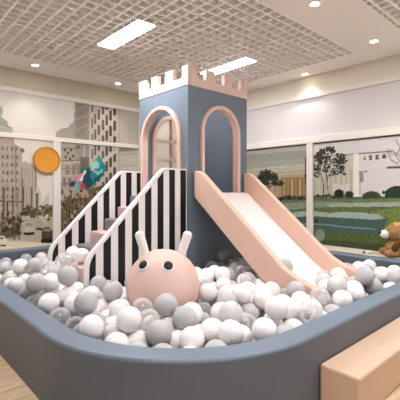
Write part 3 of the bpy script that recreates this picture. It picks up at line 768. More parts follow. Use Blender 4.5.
GARDEN = [
('p',[(5.557,3.057),(1.432,2.489),(1.432,1.274),(5.557,1.144)],(205,196,191),2),
('p',[(5.557,2.835),(3.831,2.631),(3.831,1.198),(5.557,1.144)],(163,159,146),2),
('p',[(5.557,2.279),(3.831,2.254),(3.831,2.103),(5.557,2.101)],(143,141,130),2),
('p',[(5.557,2.101),(3.831,2.103),(3.831,1.971),(5.557,1.945)],(154,151,136),2),
('p',[(5.557,1.945),(3.831,1.971),(3.831,1.877),(5.557,1.834)],(176,168,143),2),
('p',[(5.557,1.834),(3.831,1.877),(3.831,1.764),(5.557,1.7)],(168,154,124),2),
('p',[(5.557,1.7),(3.831,1.764),(3.831,1.217),(5.557,1.055)],(172,148,108),2),
('l',((5.411,1.939),(3.831,1.99)),(187,181,163),0,0.0085),
('l',((4.943,1.795),(3.831,1.839)),(194,176,143),0,0.0085),
('p',[(4.463,1.761),(3.852,1.746),(3.852,1.254),(4.463,1.239)],(154,124,84),5),
('l',((4.439,1.741),(4.439,1.259)),(119,88,55),4,0.0085),
('l',((4.344,1.738),(4.344,1.262)),(119,88,55),4,0.0085),
('l',((4.251,1.736),(4.251,1.264)),(119,88,55),4,0.0085),
('l',((4.16,1.734),(4.16,1.266)),(119,88,55),4,0.0085),
('l',((4.07,1.732),(4.07,1.268)),(119,88,55),4,0.0085),
('l',((3.981,1.73),(3.981,1.27)),(119,88,55),4,0.0085),
('l',((3.895,1.728),(3.895,1.272)),(119,88,55),4,0.0085),
('l',((4.392,1.7),(4.392,1.261)),(205,174,126),4,0.0085),
('l',((4.205,1.696),(4.205,1.265)),(205,174,126),4,0.0085),
('l',((4.025,1.692),(4.025,1.269)),(205,174,126),4,0.0085),
('p',[(5.557,1.678),(4.463,1.661),(4.463,1.239),(5.557,1.211)],(168,146,115),5),
('l',((5.269,1.717),(5.269,1.24)),(194,174,141),4,0.0085),
('l',((4.685,1.705),(4.685,1.254)),(194,174,141),4,0.0085),
('l',((4.561,1.703),(4.561,1.257)),(194,174,141),4,0.0085),
('l',((3.905,2.108),(3.905,1.614)),(51,36,24),0,0.0085),
('e',((3.905,1.766),(0.025,0.038)),(44,29,20),0),
('e',((4.744,1.769),(0.05,0.027)),(60,62,47),4),
('e',((4.834,1.881),(0.051,0.02)),(60,62,47),4),
('e',((4.776,1.855),(0.031,0.024)),(47,49,38),4),
('e',((4.935,1.87),(0.029,0.032)),(33,38,27),4),
('e',((4.835,1.921),(0.036,0.018)),(47,49,38),4),
('e',((4.979,1.875),(0.046,0.02)),(33,38,27),4),
('e',((4.828,1.752),(0.032,0.022)),(33,38,27),4),
('e',((4.974,1.795),(0.049,0.025)),(60,62,47),4),
('e',((4.731,1.837),(0.035,0.024)),(60,62,47),4),
('e',((4.84,1.88),(0.045,0.033)),(24,29,20),4),
('e',((4.765,1.771),(0.044,0.02)),(60,62,47),4),
('e',((4.842,1.802),(0.035,0.02)),(24,29,20),4),
('e',((4.795,1.744),(0.026,0.019)),(47,49,38),4),
('e',((4.942,1.849),(0.042,0.023)),(60,62,47),4),
('e',((4.841,1.835),(0.042,0.021)),(47,49,38),4),
('e',((4.767,1.833),(0.036,0.019)),(47,49,38),4),
('e',((4.693,1.774),(0.032,0.017)),(47,49,38),4),
('e',((4.661,1.844),(0.03,0.028)),(60,62,47),4),
('e',((4.835,1.751),(0.034,0.03)),(60,62,47),4),
('e',((4.849,1.775),(0.051,0.022)),(33,38,27),4),
('e',((4.805,1.785),(0.036,0.028)),(47,49,38),4),
('e',((4.752,1.758),(0.047,0.026)),(33,38,27),4),
('e',((4.756,1.886),(0.037,0.025)),(47,49,38),4),
('e',((4.832,1.891),(0.051,0.021)),(60,62,47),4),
('e',((4.859,1.832),(0.036,0.026)),(33,38,27),4),
('e',((4.801,1.865),(0.047,0.026)),(24,29,20),4),
('e',((4.729,1.888),(0.036,0.021)),(60,62,47),4),
('e',((4.892,1.847),(0.032,0.018)),(24,29,20),4),
('e',((4.771,1.765),(0.044,0.018)),(24,29,20),4),
('e',((4.935,1.887),(0.031,0.03)),(33,38,27),4),
('e',((4.712,1.789),(0.048,0.023)),(47,49,38),4),
('e',((4.787,1.782),(0.028,0.03)),(24,29,20),4),
('e',((4.849,1.865),(0.044,0.032)),(33,38,27),4),
('e',((4.941,1.864),(0.052,0.021)),(47,49,38),4),
('e',((4.855,1.795),(0.036,0.031)),(33,38,27),4),
('e',((4.929,1.823),(0.033,0.03)),(60,62,47),4),
('e',((4.957,1.763),(0.047,0.031)),(24,29,20),4),
('e',((4.909,1.699),(0.041,0.03)),(47,49,38),4),
('e',((4.794,1.769),(0.039,0.019)),(60,62,47),4),
('e',((4.991,1.804),(0.05,0.026)),(33,38,27),4),
('e',((4.957,1.706),(0.047,0.033)),(47,49,38),4),
('e',((4.936,1.785),(0.036,0.023)),(24,29,20),4),
('e',((4.849,1.759),(0.028,0.022)),(33,38,27),4),
('e',((4.845,1.735),(0.038,0.032)),(60,62,47),4),
('e',((4.871,1.702),(0.03,0.029)),(60,62,47),4),
('e',((4.809,1.756),(0.045,0.025)),(24,29,20),4),
('e',((4.799,1.776),(0.048,0.028)),(60,62,47),4),
('e',((5.032,1.758),(0.043,0.03)),(60,62,47),4),
('e',((4.884,1.808),(0.028,0.024)),(24,29,20),4),
('e',((5.011,1.784),(0.051,0.018)),(60,62,47),4),
('e',((4.842,1.783),(0.044,0.023)),(60,62,47),4),
('e',((4.922,1.821),(0.046,0.027)),(60,62,47),4),
('e',((5.018,1.765),(0.053,0.03)),(60,62,47),4),
('e',((4.964,1.757),(0.049,0.019)),(24,29,20),4),
('e',((4.947,1.689),(0.044,0.025)),(60,62,47),4),
('e',((5.002,1.762),(0.051,0.024)),(47,49,38),4),
('e',((4.901,1.744),(0.031,0.022)),(47,49,38),4),
('e',((4.851,1.712),(0.048,0.022)),(24,29,20),4),
('e',((4.818,1.762),(0.042,0.032)),(47,49,38),4),
('e',((4.973,1.767),(0.027,0.017)),(24,29,20),4),
('e',((4.899,1.683),(0.044,0.03)),(24,29,20),4),
('e',((4.879,1.73),(0.034,0.021)),(33,38,27),4),
('e',((5.005,1.75),(0.045,0.025)),(24,29,20),4),
('e',((4.955,1.778),(0.032,0.02)),(24,29,20),4),
('e',((4.826,1.723),(0.047,0.017)),(33,38,27),4),
('e',((4.815,1.734),(0.045,0.029)),(24,29,20),4),
('e',((4.814,1.771),(0.042,0.026)),(47,49,38),4),
('e',((5.003,1.751),(0.052,0.033)),(24,29,20),4),
('e',((4.689,1.703),(0.026,0.019)),(60,62,47),4),
('e',((4.595,1.809),(0.044,0.016)),(47,49,38),4),
('e',((4.743,1.713),(0.03,0.02)),(33,38,27),4),
('e',((4.817,1.763),(0.026,0.032)),(24,29,20),4),
('e',((4.789,1.742),(0.036,0.029)),(33,38,27),4),
('e',((4.623,1.775),(0.028,0.03)),(60,62,47),4),
('e',((4.794,1.769),(0.048,0.024)),(60,62,47),4),
('e',((4.616,1.728),(0.03,0.018)),(33,38,27),4),
('e',((4.649,1.789),(0.038,0.025)),(33,38,27),4),
('e',((4.778,1.723),(0.05,0.021)),(47,49,38),4),
('e',((4.755,1.817),(0.042,0.021)),(24,29,20),4),
('e',((4.686,1.731),(0.04,0.018)),(47,49,38),4),
('e',((4.774,1.789),(0.045,0.028)),(24,29,20),4),
('e',((4.662,1.789),(0.029,0.021)),(47,49,38),4),
('e',((4.734,1.782),(0.028,0.03)),(33,38,27),4),
('e',((4.599,1.816),(0.043,0.03)),(47,49,38),4),
('e',((4.599,1.762),(0.031,0.025)),(33,38,27),4),
('e',((4.619,1.782),(0.049,0.019)),(24,29,20),4),
('e',((4.563,1.738),(0.036,0.028)),(24,29,20),4),
('e',((4.721,1.822),(0.037,0.023)),(47,49,38),4),
('e',((4.678,1.717),(0.036,0.023)),(33,38,27),4),
('e',((4.77,1.791),(0.036,0.017)),(60,62,47),4),
('e',((4.639,1.81),(0.033,0.032)),(47,49,38),4),
('e',((4.657,1.743),(0.045,0.017)),(33,38,27),4),
('e',((4.613,1.811),(0.028,0.028)),(60,62,47),4),
('e',((4.726,1.723),(0.034,0.019)),(24,29,20),4),
('e',((4.773,1.802),(0.027,0.025)),(47,49,38),4),
('e',((4.728,1.8),(0.049,0.028)),(47,49,38),4),
('e',((4.819,1.797),(0.031,0.021)),(33,38,27),4),
('e',((4.789,1.803),(0.045,0.027)),(24,29,20),4),
('e',((4.798,1.783),(0.041,0.025)),(24,29,20),4),
('e',((4.734,1.731),(0.035,0.018)),(47,49,38),4),
('e',((4.685,1.783),(0.048,0.027)),(24,29,20),4),
('e',((4.59,1.771),(0.049,0.02)),(24,29,20),4),
('e',((4.631,1.653),(0.04,0.018)),(47,49,38),4),
('e',((4.597,1.663),(0.026,0.018)),(24,29,20),4),
('e',((4.548,1.69),(0.031,0.019)),(47,49,38),4),
('e',((4.574,1.619),(0.043,0.017)),(33,38,27),4),
('e',((4.485,1.599),(0.043,0.027)),(60,62,47),4),
('e',((4.649,1.623),(0.033,0.02)),(24,29,20),4),
('e',((4.474,1.674),(0.025,0.028)),(24,29,20),4),
('e',((4.573,1.626),(0.036,0.022)),(47,49,38),4),
('e',((4.449,1.626),(0.034,0.019)),(60,62,47),4),
('e',((4.455,1.65),(0.04,0.02)),(24,29,20),4),
('e',((4.59,1.624),(0.045,0.025)),(60,62,47),4),
('e',((4.496,1.666),(0.029,0.026)),(60,62,47),4),
('e',((4.687,1.638),(0.036,0.023)),(24,29,20),4),
('e',((4.636,1.641),(0.045,0.024)),(24,29,20),4),
('e',((4.481,1.631),(0.03,0.025)),(60,62,47),4),
('e',((4.672,1.63),(0.033,0.019)),(47,49,38),4),
('e',((4.583,1.599),(0.032,0.018)),(33,38,27),4),
('e',((4.466,1.609),(0.037,0.018)),(24,29,20),4),
('e',((4.439,1.643),(0.041,0.028)),(47,49,38),4),
('e',((4.541,1.602),(0.043,0.02)),(47,49,38),4),
('e',((4.549,1.632),(0.028,0.027)),(47,49,38),4),
('e',((4.632,1.613),(0.031,0.018)),(47,49,38),4),
('e',((4.551,1.612),(0.039,0.029)),(60,62,47),4),
('e',((4.481,1.625),(0.043,0.03)),(33,38,27),4),
('e',((4.632,1.655),(0.038,0.028)),(33,38,27),4),
('e',((4.513,1.609),(0.034,0.025)),(60,62,47),4),
('e',((4.579,1.635),(0.037,0.028)),(24,29,20),4),
('e',((4.618,1.663),(0.028,0.026)),(33,38,27),4),
('e',((4.599,1.691),(0.048,0.021)),(24,29,20),4),
('e',((4.575,1.645),(0.043,0.017)),(24,29,20),4),
('e',((4.635,1.604),(0.029,0.018)),(24,29,20),4),
('e',((4.517,1.606),(0.026,0.028)),(60,62,47),4),
('e',((4.643,1.673),(0.039,0.023)),(33,38,27),4),
('e',((4.432,1.632),(0.043,0.028)),(33,38,27),4),
('e',((4.837,1.638),(0.041,0.022)),(33,38,27),4),
('e',((4.923,1.64),(0.043,0.032)),(24,29,20),4),
('e',((4.77,1.636),(0.043,0.018)),(33,38,27),4),
('e',((4.996,1.66),(0.052,0.017)),(24,29,20),4),
('e',((4.967,1.648),(0.028,0.02)),(60,62,47),4),
('e',((4.985,1.642),(0.044,0.023)),(47,49,38),4),
('e',((4.893,1.652),(0.043,0.018)),(47,49,38),4),
('e',((4.785,1.662),(0.033,0.032)),(47,49,38),4),
('e',((4.894,1.66),(0.037,0.026)),(24,29,20),4),
('e',((4.837,1.646),(0.038,0.032)),(47,49,38),4),
('e',((4.984,1.669),(0.044,0.027)),(24,29,20),4),
('e',((4.93,1.657),(0.034,0.03)),(33,38,27),4),
('e',((4.97,1.676),(0.036,0.018)),(33,38,27),4),
('e',((4.863,1.685),(0.036,0.028)),(60,62,47),4),
('e',((4.897,1.653),(0.034,0.03)),(60,62,47),4),
('e',((4.959,1.66),(0.038,0.022)),(24,29,20),4),
('e',((4.817,1.666),(0.035,0.028)),(47,49,38),4),
('e',((4.946,1.638),(0.052,0.026)),(47,49,38),4),
('e',((4.847,1.614),(0.04,0.018)),(33,38,27),4),
('e',((4.783,1.633),(0.031,0.033)),(47,49,38),4),
('e',((4.884,1.625),(0.037,0.029)),(24,29,20),4),
('e',((4.915,1.671),(0.046,0.017)),(24,29,20),4),
('e',((4.901,1.674),(0.04,0.025)),(60,62,47),4),
('e',((4.847,1.665),(0.049,0.031)),(24,29,20),4),
('e',((4.852,1.629),(0.038,0.024)),(33,38,27),4),
('e',((4.909,1.681),(0.044,0.019)),(47,49,38),4),
('e',((4.972,1.665),(0.043,0.032)),(47,49,38),4),
('e',((4.876,1.655),(0.047,0.019)),(24,29,20),4),
('e',((4.844,1.633),(0.027,0.023)),(60,62,47),4),
('e',((4.871,1.622),(0.037,0.018)),(60,62,47),4),
('e',((4.822,1.646),(0.027,0.021)),(33,38,27),4),
('e',((4.803,1.617),(0.049,0.027)),(47,49,38),4),
('e',((4.86,1.638),(0.043,0.023)),(47,49,38),4),
('e',((4.928,1.637),(0.044,0.023)),(47,49,38),4),
('l',((4.786,1.749),(4.761,1.5)),(40,29,18),0,0.0085),
('l',((4.761,1.5),(4.685,1.295)),(40,29,18),0,0.0094),
('l',((4.761,1.562),(4.561,1.642)),(40,29,18),0,0.0085),
('p',[(3.747,2.602),(2.981,2.513),(2.981,1.225),(3.747,1.201)],(207,201,194),2),
('p',[(3.747,2.117),(2.981,2.11),(2.981,1.225),(3.747,1.201)],(187,181,161),3),
('l',((3.747,2.117),(2.981,2.115)),(143,139,121),0,0.0085),
('p',[(3.043,2.088),(2.998,2.085),(2.998,1.362),(3.043,1.362)],(194,187,154),3),
('l',((3.685,1.871),(3.685,1.389)),(165,154,132),3,0.0085),
('l',((3.583,1.867),(3.583,1.39)),(165,154,132),3,0.0085),
('l',((3.483,1.863),(3.483,1.391)),(165,154,132),3,0.0085),
('l',((3.386,1.859),(3.386,1.392)),(165,154,132),3,0.0085),
('l',((3.291,1.856),(3.291,1.393)),(165,154,132),3,0.0085),
('l',((3.197,1.852),(3.197,1.394)),(165,154,132),3,0.0085),
('l',((3.106,1.848),(3.106,1.395)),(165,154,132),3,0.0085),
('l',((3.016,1.845),(3.016,1.397)),(165,154,132),3,0.0085),
('p',[(3.348,1.607),(3.034,1.604),(3.034,1.465),(3.348,1.464)],(203,194,183),4),
('e',((3.435,2.227),(0.025,0.019)),(73,69,60),4),
('e',((3.512,2.21),(0.016,0.022)),(42,40,33),4),
('e',((3.355,2.214),(0.025,0.021)),(73,69,60),4),
('e',((3.402,2.198),(0.019,0.019)),(31,29,24),4),
('e',((3.566,2.166),(0.015,0.018)),(42,40,33),4),
('e',((3.462,2.206),(0.029,0.014)),(73,69,60),4),
('e',((3.557,2.203),(0.022,0.021)),(58,53,47),4),
('e',((3.445,2.264),(0.02,0.015)),(58,53,47),4),
('e',((3.557,2.205),(0.025,0.019)),(73,69,60),4),
('e',((3.327,2.168),(0.017,0.017)),(73,69,60),4),
('e',((3.527,2.162),(0.019,0.021)),(42,40,33),4),
('e',((3.371,2.174),(0.02,0.012)),(73,69,60),4),
('e',((3.311,2.201),(0.019,0.018)),(42,40,33),4),
('e',((3.538,2.208),(0.024,0.014)),(42,40,33),4),
('e',((3.441,2.158),(0.024,0.012)),(31,29,24),4),
('e',((3.437,2.231),(0.026,0.021)),(58,53,47),4),
('e',((3.425,2.227),(0.017,0.018)),(58,53,47),4),
('e',((3.517,2.247),(0.025,0.016)),(31,29,24),4),
('e',((3.396,2.238),(0.026,0.016)),(42,40,33),4),
('e',((3.399,2.236),(0.02,0.017)),(73,69,60),4),
('e',((3.471,2.206),(0.019,0.013)),(31,29,24),4),
('e',((3.425,2.265),(0.018,0.016)),(42,40,33),4),
('e',((3.369,2.193),(0.019,0.014)),(58,53,47),4),
('e',((3.405,2.204),(0.018,0.015)),(31,29,24),4),
('e',((3.534,2.227),(0.029,0.011)),(42,40,33),4),
('e',((3.575,2.223),(0.029,0.018)),(42,40,33),4),
('e',((3.396,2.203),(0.026,0.021)),(58,53,47),4),
('e',((3.445,2.248),(0.029,0.016)),(73,69,60),4),
('e',((3.493,2.164),(0.021,0.011)),(31,29,24),4),
('e',((3.592,2.247),(0.022,0.016)),(42,40,33),4),
('e',((3.604,2.213),(0.029,0.016)),(73,69,60),4),
('e',((3.529,2.22),(0.025,0.012)),(58,53,47),4),
('e',((3.311,2.197),(0.021,0.014)),(58,53,47),4),
('e',((3.47,2.212),(0.014,0.015)),(42,40,33),4),
('e',((3.526,2.171),(0.023,0.02)),(42,40,33),4),
('e',((3.377,2.153),(0.027,0.013)),(73,69,60),4),
('e',((3.536,2.234),(0.024,0.013)),(31,29,24),4),
('e',((3.535,2.203),(0.018,0.013)),(58,53,47),4),
('e',((3.46,2.239),(0.025,0.02)),(73,69,60),4),
('e',((3.388,2.255),(0.027,0.015)),(73,69,60),4),
('e',((3.531,2.229),(0.027,0.02)),(31,29,24),4),
('e',((3.368,2.162),(0.018,0.018)),(58,53,47),4),
('e',((3.338,2.175),(0.018,0.014)),(73,69,60),4),
('e',((3.39,2.231),(0.018,0.018)),(31,29,24),4),
('e',((3.446,2.153),(0.02,0.02)),(58,53,47),4),
('e',((3.368,2.216),(0.019,0.017)),(58,53,47),4),
('e',((3.375,2.194),(0.022,0.014)),(58,53,47),4),
('e',((3.582,2.211),(0.017,0.02)),(58,53,47),4),
('e',((3.468,2.264),(0.022,0.021)),(42,40,33),4),
('e',((3.468,2.222),(0.018,0.016)),(31,29,24),4),
('e',((3.321,2.183),(0.027,0.011)),(58,53,47),4),
('e',((3.485,2.242),(0.023,0.013)),(31,29,24),4),
('e',((3.405,2.248),(0.019,0.02)),(73,69,60),4),
('e',((3.434,2.241),(0.022,0.018)),(73,69,60),4),
('e',((3.431,2.227),(0.025,0.019)),(58,53,47),4),
('e',((3.362,2.222),(0.021,0.011)),(31,29,24),4),
('e',((3.354,2.205),(0.02,0.016)),(42,40,33),4),
('e',((3.333,2.24),(0.017,0.019)),(58,53,47),4),
('e',((3.335,2.202),(0.017,0.018)),(31,29,24),4),
('e',((3.444,2.267),(0.016,0.022)),(73,69,60),4),
('e',((3.435,2.247),(0.021,0.012)),(73,69,60),4),
('e',((3.43,2.212),(0.022,0.014)),(42,40,33),4),
('e',((3.416,2.255),(0.02,0.011)),(73,69,60),4),
('e',((3.409,2.273),(0.021,0.016)),(73,69,60),4),
('e',((3.338,2.265),(0.018,0.017)),(31,29,24),4),
('e',((3.456,2.224),(0.016,0.016)),(31,29,24),4),
('e',((3.397,2.259),(0.021,0.016)),(31,29,24),4),
('e',((3.342,2.269),(0.016,0.02)),(31,29,24),4),
('e',((3.398,2.202),(0.022,0.021)),(31,29,24),4),
('e',((3.374,2.25),(0.022,0.017)),(42,40,33),4),
('e',((3.578,2.123),(0.024,0.022)),(31,29,24),4),
('e',((3.657,2.181),(0.026,0.019)),(42,40,33),4),
('e',((3.586,2.124),(0.021,0.015)),(31,29,24),4),
('e',((3.566,2.137),(0.016,0.018)),(58,53,47),4),
('e',((3.664,2.083),(0.029,0.014)),(31,29,24),4),
('e',((3.652,2.174),(0.024,0.018)),(42,40,33),4),
('e',((3.632,2.129),(0.026,0.016)),(73,69,60),4),
('e',((3.636,2.06),(0.023,0.02)),(31,29,24),4),
('e',((3.667,2.151),(0.027,0.011)),(31,29,24),4),
('e',((3.676,2.141),(0.019,0.014)),(58,53,47),4),
('e',((3.596,2.055),(0.019,0.016)),(31,29,24),4),
('e',((3.621,2.19),(0.028,0.022)),(58,53,47),4),
('e',((3.563,2.182),(0.025,0.014)),(73,69,60),4),
('e',((3.719,2.14),(0.025,0.013)),(73,69,60),4),
('e',((3.676,2.176),(0.015,0.011)),(73,69,60),4),
('e',((3.715,2.101),(0.022,0.014)),(73,69,60),4),
('e',((3.63,2.148),(0.024,0.021)),(42,40,33),4),
('e',((3.539,2.1),(0.018,0.016)),(31,29,24),4),
('e',((3.728,2.128),(0.017,0.016)),(42,40,33),4),
('e',((3.601,2.162),(0.03,0.018)),(58,53,47),4),
('e',((3.524,2.105),(0.023,0.011)),(58,53,47),4),
('e',((3.631,2.117),(0.017,0.018)),(31,29,24),4),
('e',((3.627,2.079),(0.023,0.012)),(42,40,33),4),
('e',((3.696,2.084),(0.024,0.02)),(58,53,47),4),
('e',((3.684,2.138),(0.026,0.02)),(73,69,60),4),
('e',((3.709,2.133),(0.021,0.014)),(42,40,33),4),
('e',((3.711,2.14),(0.024,0.014)),(73,69,60),4),
('e',((3.622,2.088),(0.02,0.013)),(58,53,47),4),
('e',((3.645,2.115),(0.02,0.018)),(42,40,33),4),
('e',((3.675,2.131),(0.029,0.022)),(73,69,60),4),
('e',((3.598,2.12),(0.027,0.019)),(58,53,47),4),
('e',((3.625,2.053),(0.027,0.018)),(42,40,33),4),
('e',((3.55,2.168),(0.02,0.017)),(58,53,47),4),
('e',((3.624,2.094),(0.024,0.022)),(58,53,47),4),
('e',((3.563,2.172),(0.021,0.017)),(58,53,47),4),
('e',((3.63,2.088),(0.017,0.018)),(31,29,24),4),
('e',((3.656,2.107),(0.024,0.011)),(42,40,33),4),
('e',((3.615,2.091),(0.028,0.014)),(73,69,60),4),
('e',((3.602,2.09),(0.02,0.012)),(58,53,47),4),
('e',((3.545,2.063),(0.026,0.014)),(73,69,60),4),
('e',((3.469,2.015),(0.025,0.02)),(31,29,24),4),
('e',((3.607,2.034),(0.027,0.018)),(31,29,24),4),
('e',((3.575,2.088),(0.019,0.018)),(73,69,60),4),
('e',((3.417,2.09),(0.026,0.021)),(42,40,33),4),
('e',((3.456,2.092),(0.015,0.02)),(31,29,24),4),
('e',((3.414,2.054),(0.027,0.021)),(73,69,60),4),
('e',((3.565,2.05),(0.022,0.014)),(42,40,33),4),
('e',((3.522,1.996),(0.023,0.012)),(73,69,60),4),
('e',((3.522,2.079),(0.015,0.017)),(73,69,60),4),
('e',((3.509,2.115),(0.023,0.011)),(73,69,60),4),
('e',((3.506,2.167),(0.016,0.018)),(31,29,24),4),
('e',((3.629,2.1),(0.026,0.02)),(73,69,60),4),
('e',((3.579,2.084),(0.027,0.017)),(31,29,24),4),
('e',((3.518,2.077),(0.029,0.016)),(42,40,33),4),
('e',((3.518,2.001),(0.016,0.015)),(58,53,47),4),
('e',((3.507,1.997),(0.017,0.012)),(42,40,33),4),
('e',((3.555,2.078),(0.023,0.02)),(31,29,24),4),
('e',((3.514,2.153),(0.015,0.018)),(58,53,47),4),
('e',((3.572,2.013),(0.023,0.017)),(31,29,24),4),
('e',((3.423,2.096),(0.017,0.021)),(31,29,24),4),
('e',((3.413,2.108),(0.021,0.014)),(42,40,33),4),
('e',((3.636,2.106),(0.031,0.018)),(58,53,47),4),
('e',((3.499,2.001),(0.019,0.017)),(31,29,24),4),
('e',((3.499,2.035),(0.023,0.011)),(58,53,47),4),
('e',((3.483,2.08),(0.022,0.021)),(31,29,24),4),
('e',((3.523,2.16),(0.026,0.02)),(42,40,33),4),
('e',((3.464,2.054),(0.026,0.015)),(58,53,47),4),
('e',((3.568,2.132),(0.021,0.019)),(31,29,24),4),
('e',((3.566,2.003),(0.022,0.022)),(73,69,60),4),
('e',((3.562,2.129),(0.024,0.016)),(58,53,47),4),
('e',((3.468,2.106),(0.02,0.017)),(73,69,60),4),
('e',((3.513,2.108),(0.021,0.018)),(73,69,60),4),
('e',((3.145,2.105),(0.025,0.016)),(31,29,24),4),
('e',((3.26,2.084),(0.022,0.014)),(42,40,33),4),
('e',((3.183,2.129),(0.019,0.013)),(42,40,33),4),
('e',((3.219,2.062),(0.02,0.019)),(42,40,33),4),
('e',((3.164,2.122),(0.015,0.012)),(31,29,24),4),
('e',((3.203,2.089),(0.021,0.016)),(31,29,24),4),
('e',((3.207,2.021),(0.027,0.019)),(73,69,60),4),
('e',((3.154,2.075),(0.025,0.014)),(58,53,47),4),
('e',((3.297,2.048),(0.027,0.017)),(58,53,47),4),
('e',((3.146,2.039),(0.017,0.019)),(42,40,33),4),
('e',((3.191,2.115),(0.019,0.013)),(58,53,47),4),
('e',((3.207,2.065),(0.027,0.015)),(31,29,24),4),
('e',((3.127,2.055),(0.015,0.019)),(58,53,47),4),
('e',((3.316,2.074),(0.026,0.013)),(31,29,24),4),
('e',((3.128,2.104),(0.024,0.017)),(73,69,60),4),
('e',((3.256,2.03),(0.022,0.017)),(42,40,33),4),
('e',((3.262,2.141),(0.028,0.014)),(31,29,24),4),
('e',((3.137,2.037),(0.015,0.012)),(73,69,60),4),
('e',((3.263,2.12),(0.017,0.02)),(58,53,47),4),
('e',((3.266,2.117),(0.025,0.02)),(58,53,47),4),
('e',((3.192,2.132),(0.018,0.019)),(73,69,60),4),
('e',((3.152,2.112),(0.023,0.019)),(58,53,47),4),
('e',((3.308,2.062),(0.015,0.021)),(73,69,60),4),
('e',((3.22,2.102),(0.018,0.013)),(42,40,33),4),
('e',((3.168,2.065),(0.02,0.019)),(73,69,60),4),
('e',((3.257,2.088),(0.015,0.016)),(42,40,33),4),
('e',((3.218,2.099),(0.017,0.018)),(73,69,60),4),
('e',((3.253,2.083),(0.027,0.019)),(31,29,24),4),
('e',((3.235,2.084),(0.026,0.012)),(58,53,47),4),
('e',((3.174,2.124),(0.025,0.017)),(58,53,47),4),
('e',((3.271,2.116),(0.025,0.017)),(42,40,33),4),
('e',((3.154,2.102),(0.021,0.02)),(42,40,33),4),
('e',((3.202,2.125),(0.024,0.016)),(58,53,47),4),
('e',((3.157,1.962),(0.016,0.012)),(42,40,33),4),
('e',((3.103,2.004),(0.016,0.016)),(73,69,60),4),
('e',((3.148,2.015),(0.017,0.011)),(42,40,33),4),
('e',((3.241,1.993),(0.015,0.015)),(31,29,24),4),
('e',((3.241,2.026),(0.02,0.012)),(58,53,47),4),
('e',((3.147,2.023),(0.016,0.018)),(42,40,33),4),
('e',((3.204,1.992),(0.022,0.021)),(31,29,24),4),
('e',((3.175,2.013),(0.022,0.021)),(42,40,33),4),
('e',((3.097,2.011),(0.025,0.016)),(31,29,24),4),
('e',((3.163,2.037),(0.025,0.018)),(31,29,24),4),
('e',((3.185,1.976),(0.018,0.018)),(42,40,33),4),
('e',((3.194,1.973),(0.025,0.021)),(73,69,60),4),
('e',((3.216,2.035),(0.022,0.016)),(31,29,24),4),
('e',((3.153,2.028),(0.027,0.019)),(58,53,47),4),
('e',((3.164,1.994),(0.025,0.018)),(73,69,60),4),
('e',((3.232,1.984),(0.022,0.017)),(42,40,33),4),
('e',((3.169,2.049),(0.015,0.019)),(42,40,33),4),
('e',((3.131,1.996),(0.018,0.013)),(73,69,60),4),
('e',((3.196,2.004),(0.015,0.019)),(42,40,33),4),
('e',((3.164,2.046),(0.016,0.015)),(31,29,24),4),
('e',((3.144,1.958),(0.022,0.014)),(73,69,60),4),
('e',((3.142,1.977),(0.02,0.018)),(58,53,47),4),
('e',((3.222,1.985),(0.024,0.014)),(73,69,60),4),
('e',((3.323,1.937),(0.016,0.019)),(58,53,47),4),
('e',((3.33,1.987),(0.016,0.019)),(42,40,33),4),
('e',((3.397,2.016),(0.023,0.022)),(31,29,24),4),
('e',((3.332,1.945),(0.023,0.011)),(31,29,24),4),
('e',((3.33,1.988),(0.022,0.017)),(31,29,24),4),
('e',((3.343,1.987),(0.015,0.021)),(58,53,47),4),
('e',((3.314,1.982),(0.019,0.013)),(58,53,47),4),
('e',((3.26,1.996),(0.026,0.018)),(58,53,47),4),
('e',((3.23,1.958),(0.014,0.014)),(42,40,33),4),
('e',((3.294,2.027),(0.019,0.014)),(31,29,24),4),
('e',((3.258,1.931),(0.025,0.016)),(58,53,47),4),
('e',((3.344,2.035),(0.017,0.016)),(73,69,60),4),
('e',((3.28,1.994),(0.025,0.021)),(58,53,47),4),
('e',((3.274,2.03),(0.015,0.015)),(31,29,24),4),
('e',((3.376,1.982),(0.017,0.018)),(31,29,24),4),
('e',((3.244,2.005),(0.015,0.015)),(58,53,47),4),
('e',((3.239,1.958),(0.026,0.013)),(42,40,33),4),
('e',((3.317,2.049),(0.02,0.013)),(31,29,24),4),
('e',((3.337,2.0),(0.019,0.019)),(42,40,33),4),
('e',((3.251,1.982),(0.018,0.021)),(31,29,24),4),
('e',((3.278,1.927),(0.018,0.018)),(73,69,60),4),
('e',((3.227,1.995),(0.019,0.018)),(73,69,60),4),
('e',((3.411,1.969),(0.015,0.018)),(73,69,60),4),
('e',((3.292,1.942),(0.022,0.012)),(31,29,24),4),
('e',((3.352,2.047),(0.024,0.016)),(73,69,60),4),
('e',((3.204,1.97),(0.019,0.016)),(31,29,24),4),
('e',((3.644,1.917),(0.023,0.016)),(31,29,24),4),
('e',((3.599,1.931),(0.028,0.012)),(58,53,47),4),
('e',((3.673,1.876),(0.025,0.021)),(42,40,33),4),
('e',((3.658,1.887),(0.02,0.015)),(58,53,47),4),
('e',((3.715,1.892),(0.021,0.022)),(73,69,60),4),
('e',((3.646,1.848),(0.019,0.012)),(42,40,33),4),
('e',((3.575,1.96),(0.02,0.014)),(73,69,60),4),
('e',((3.661,1.915),(0.028,0.012)),(73,69,60),4),
('e',((3.715,1.89),(0.031,0.014)),(73,69,60),4),
('e',((3.583,1.965),(0.024,0.012)),(73,69,60),4),
('e',((3.624,1.888),(0.018,0.019)),(31,29,24),4),
('e',((3.65,1.957),(0.025,0.015)),(31,29,24),4),
('e',((3.704,1.903),(0.028,0.015)),(42,40,33),4),
('e',((3.708,1.933),(0.017,0.016)),(31,29,24),4),
('e',((3.646,2.043),(0.026,0.018)),(73,69,60),4),
('e',((3.603,1.889),(0.016,0.021)),(31,29,24),4),
('e',((3.736,1.97),(0.023,0.017)),(42,40,33),4),
('e',((3.667,1.882),(0.028,0.018)),(42,40,33),4),
('e',((3.579,2.017),(0.017,0.016)),(31,29,24),4),
('e',((3.632,1.977),(0.02,0.016)),(42,40,33),4),
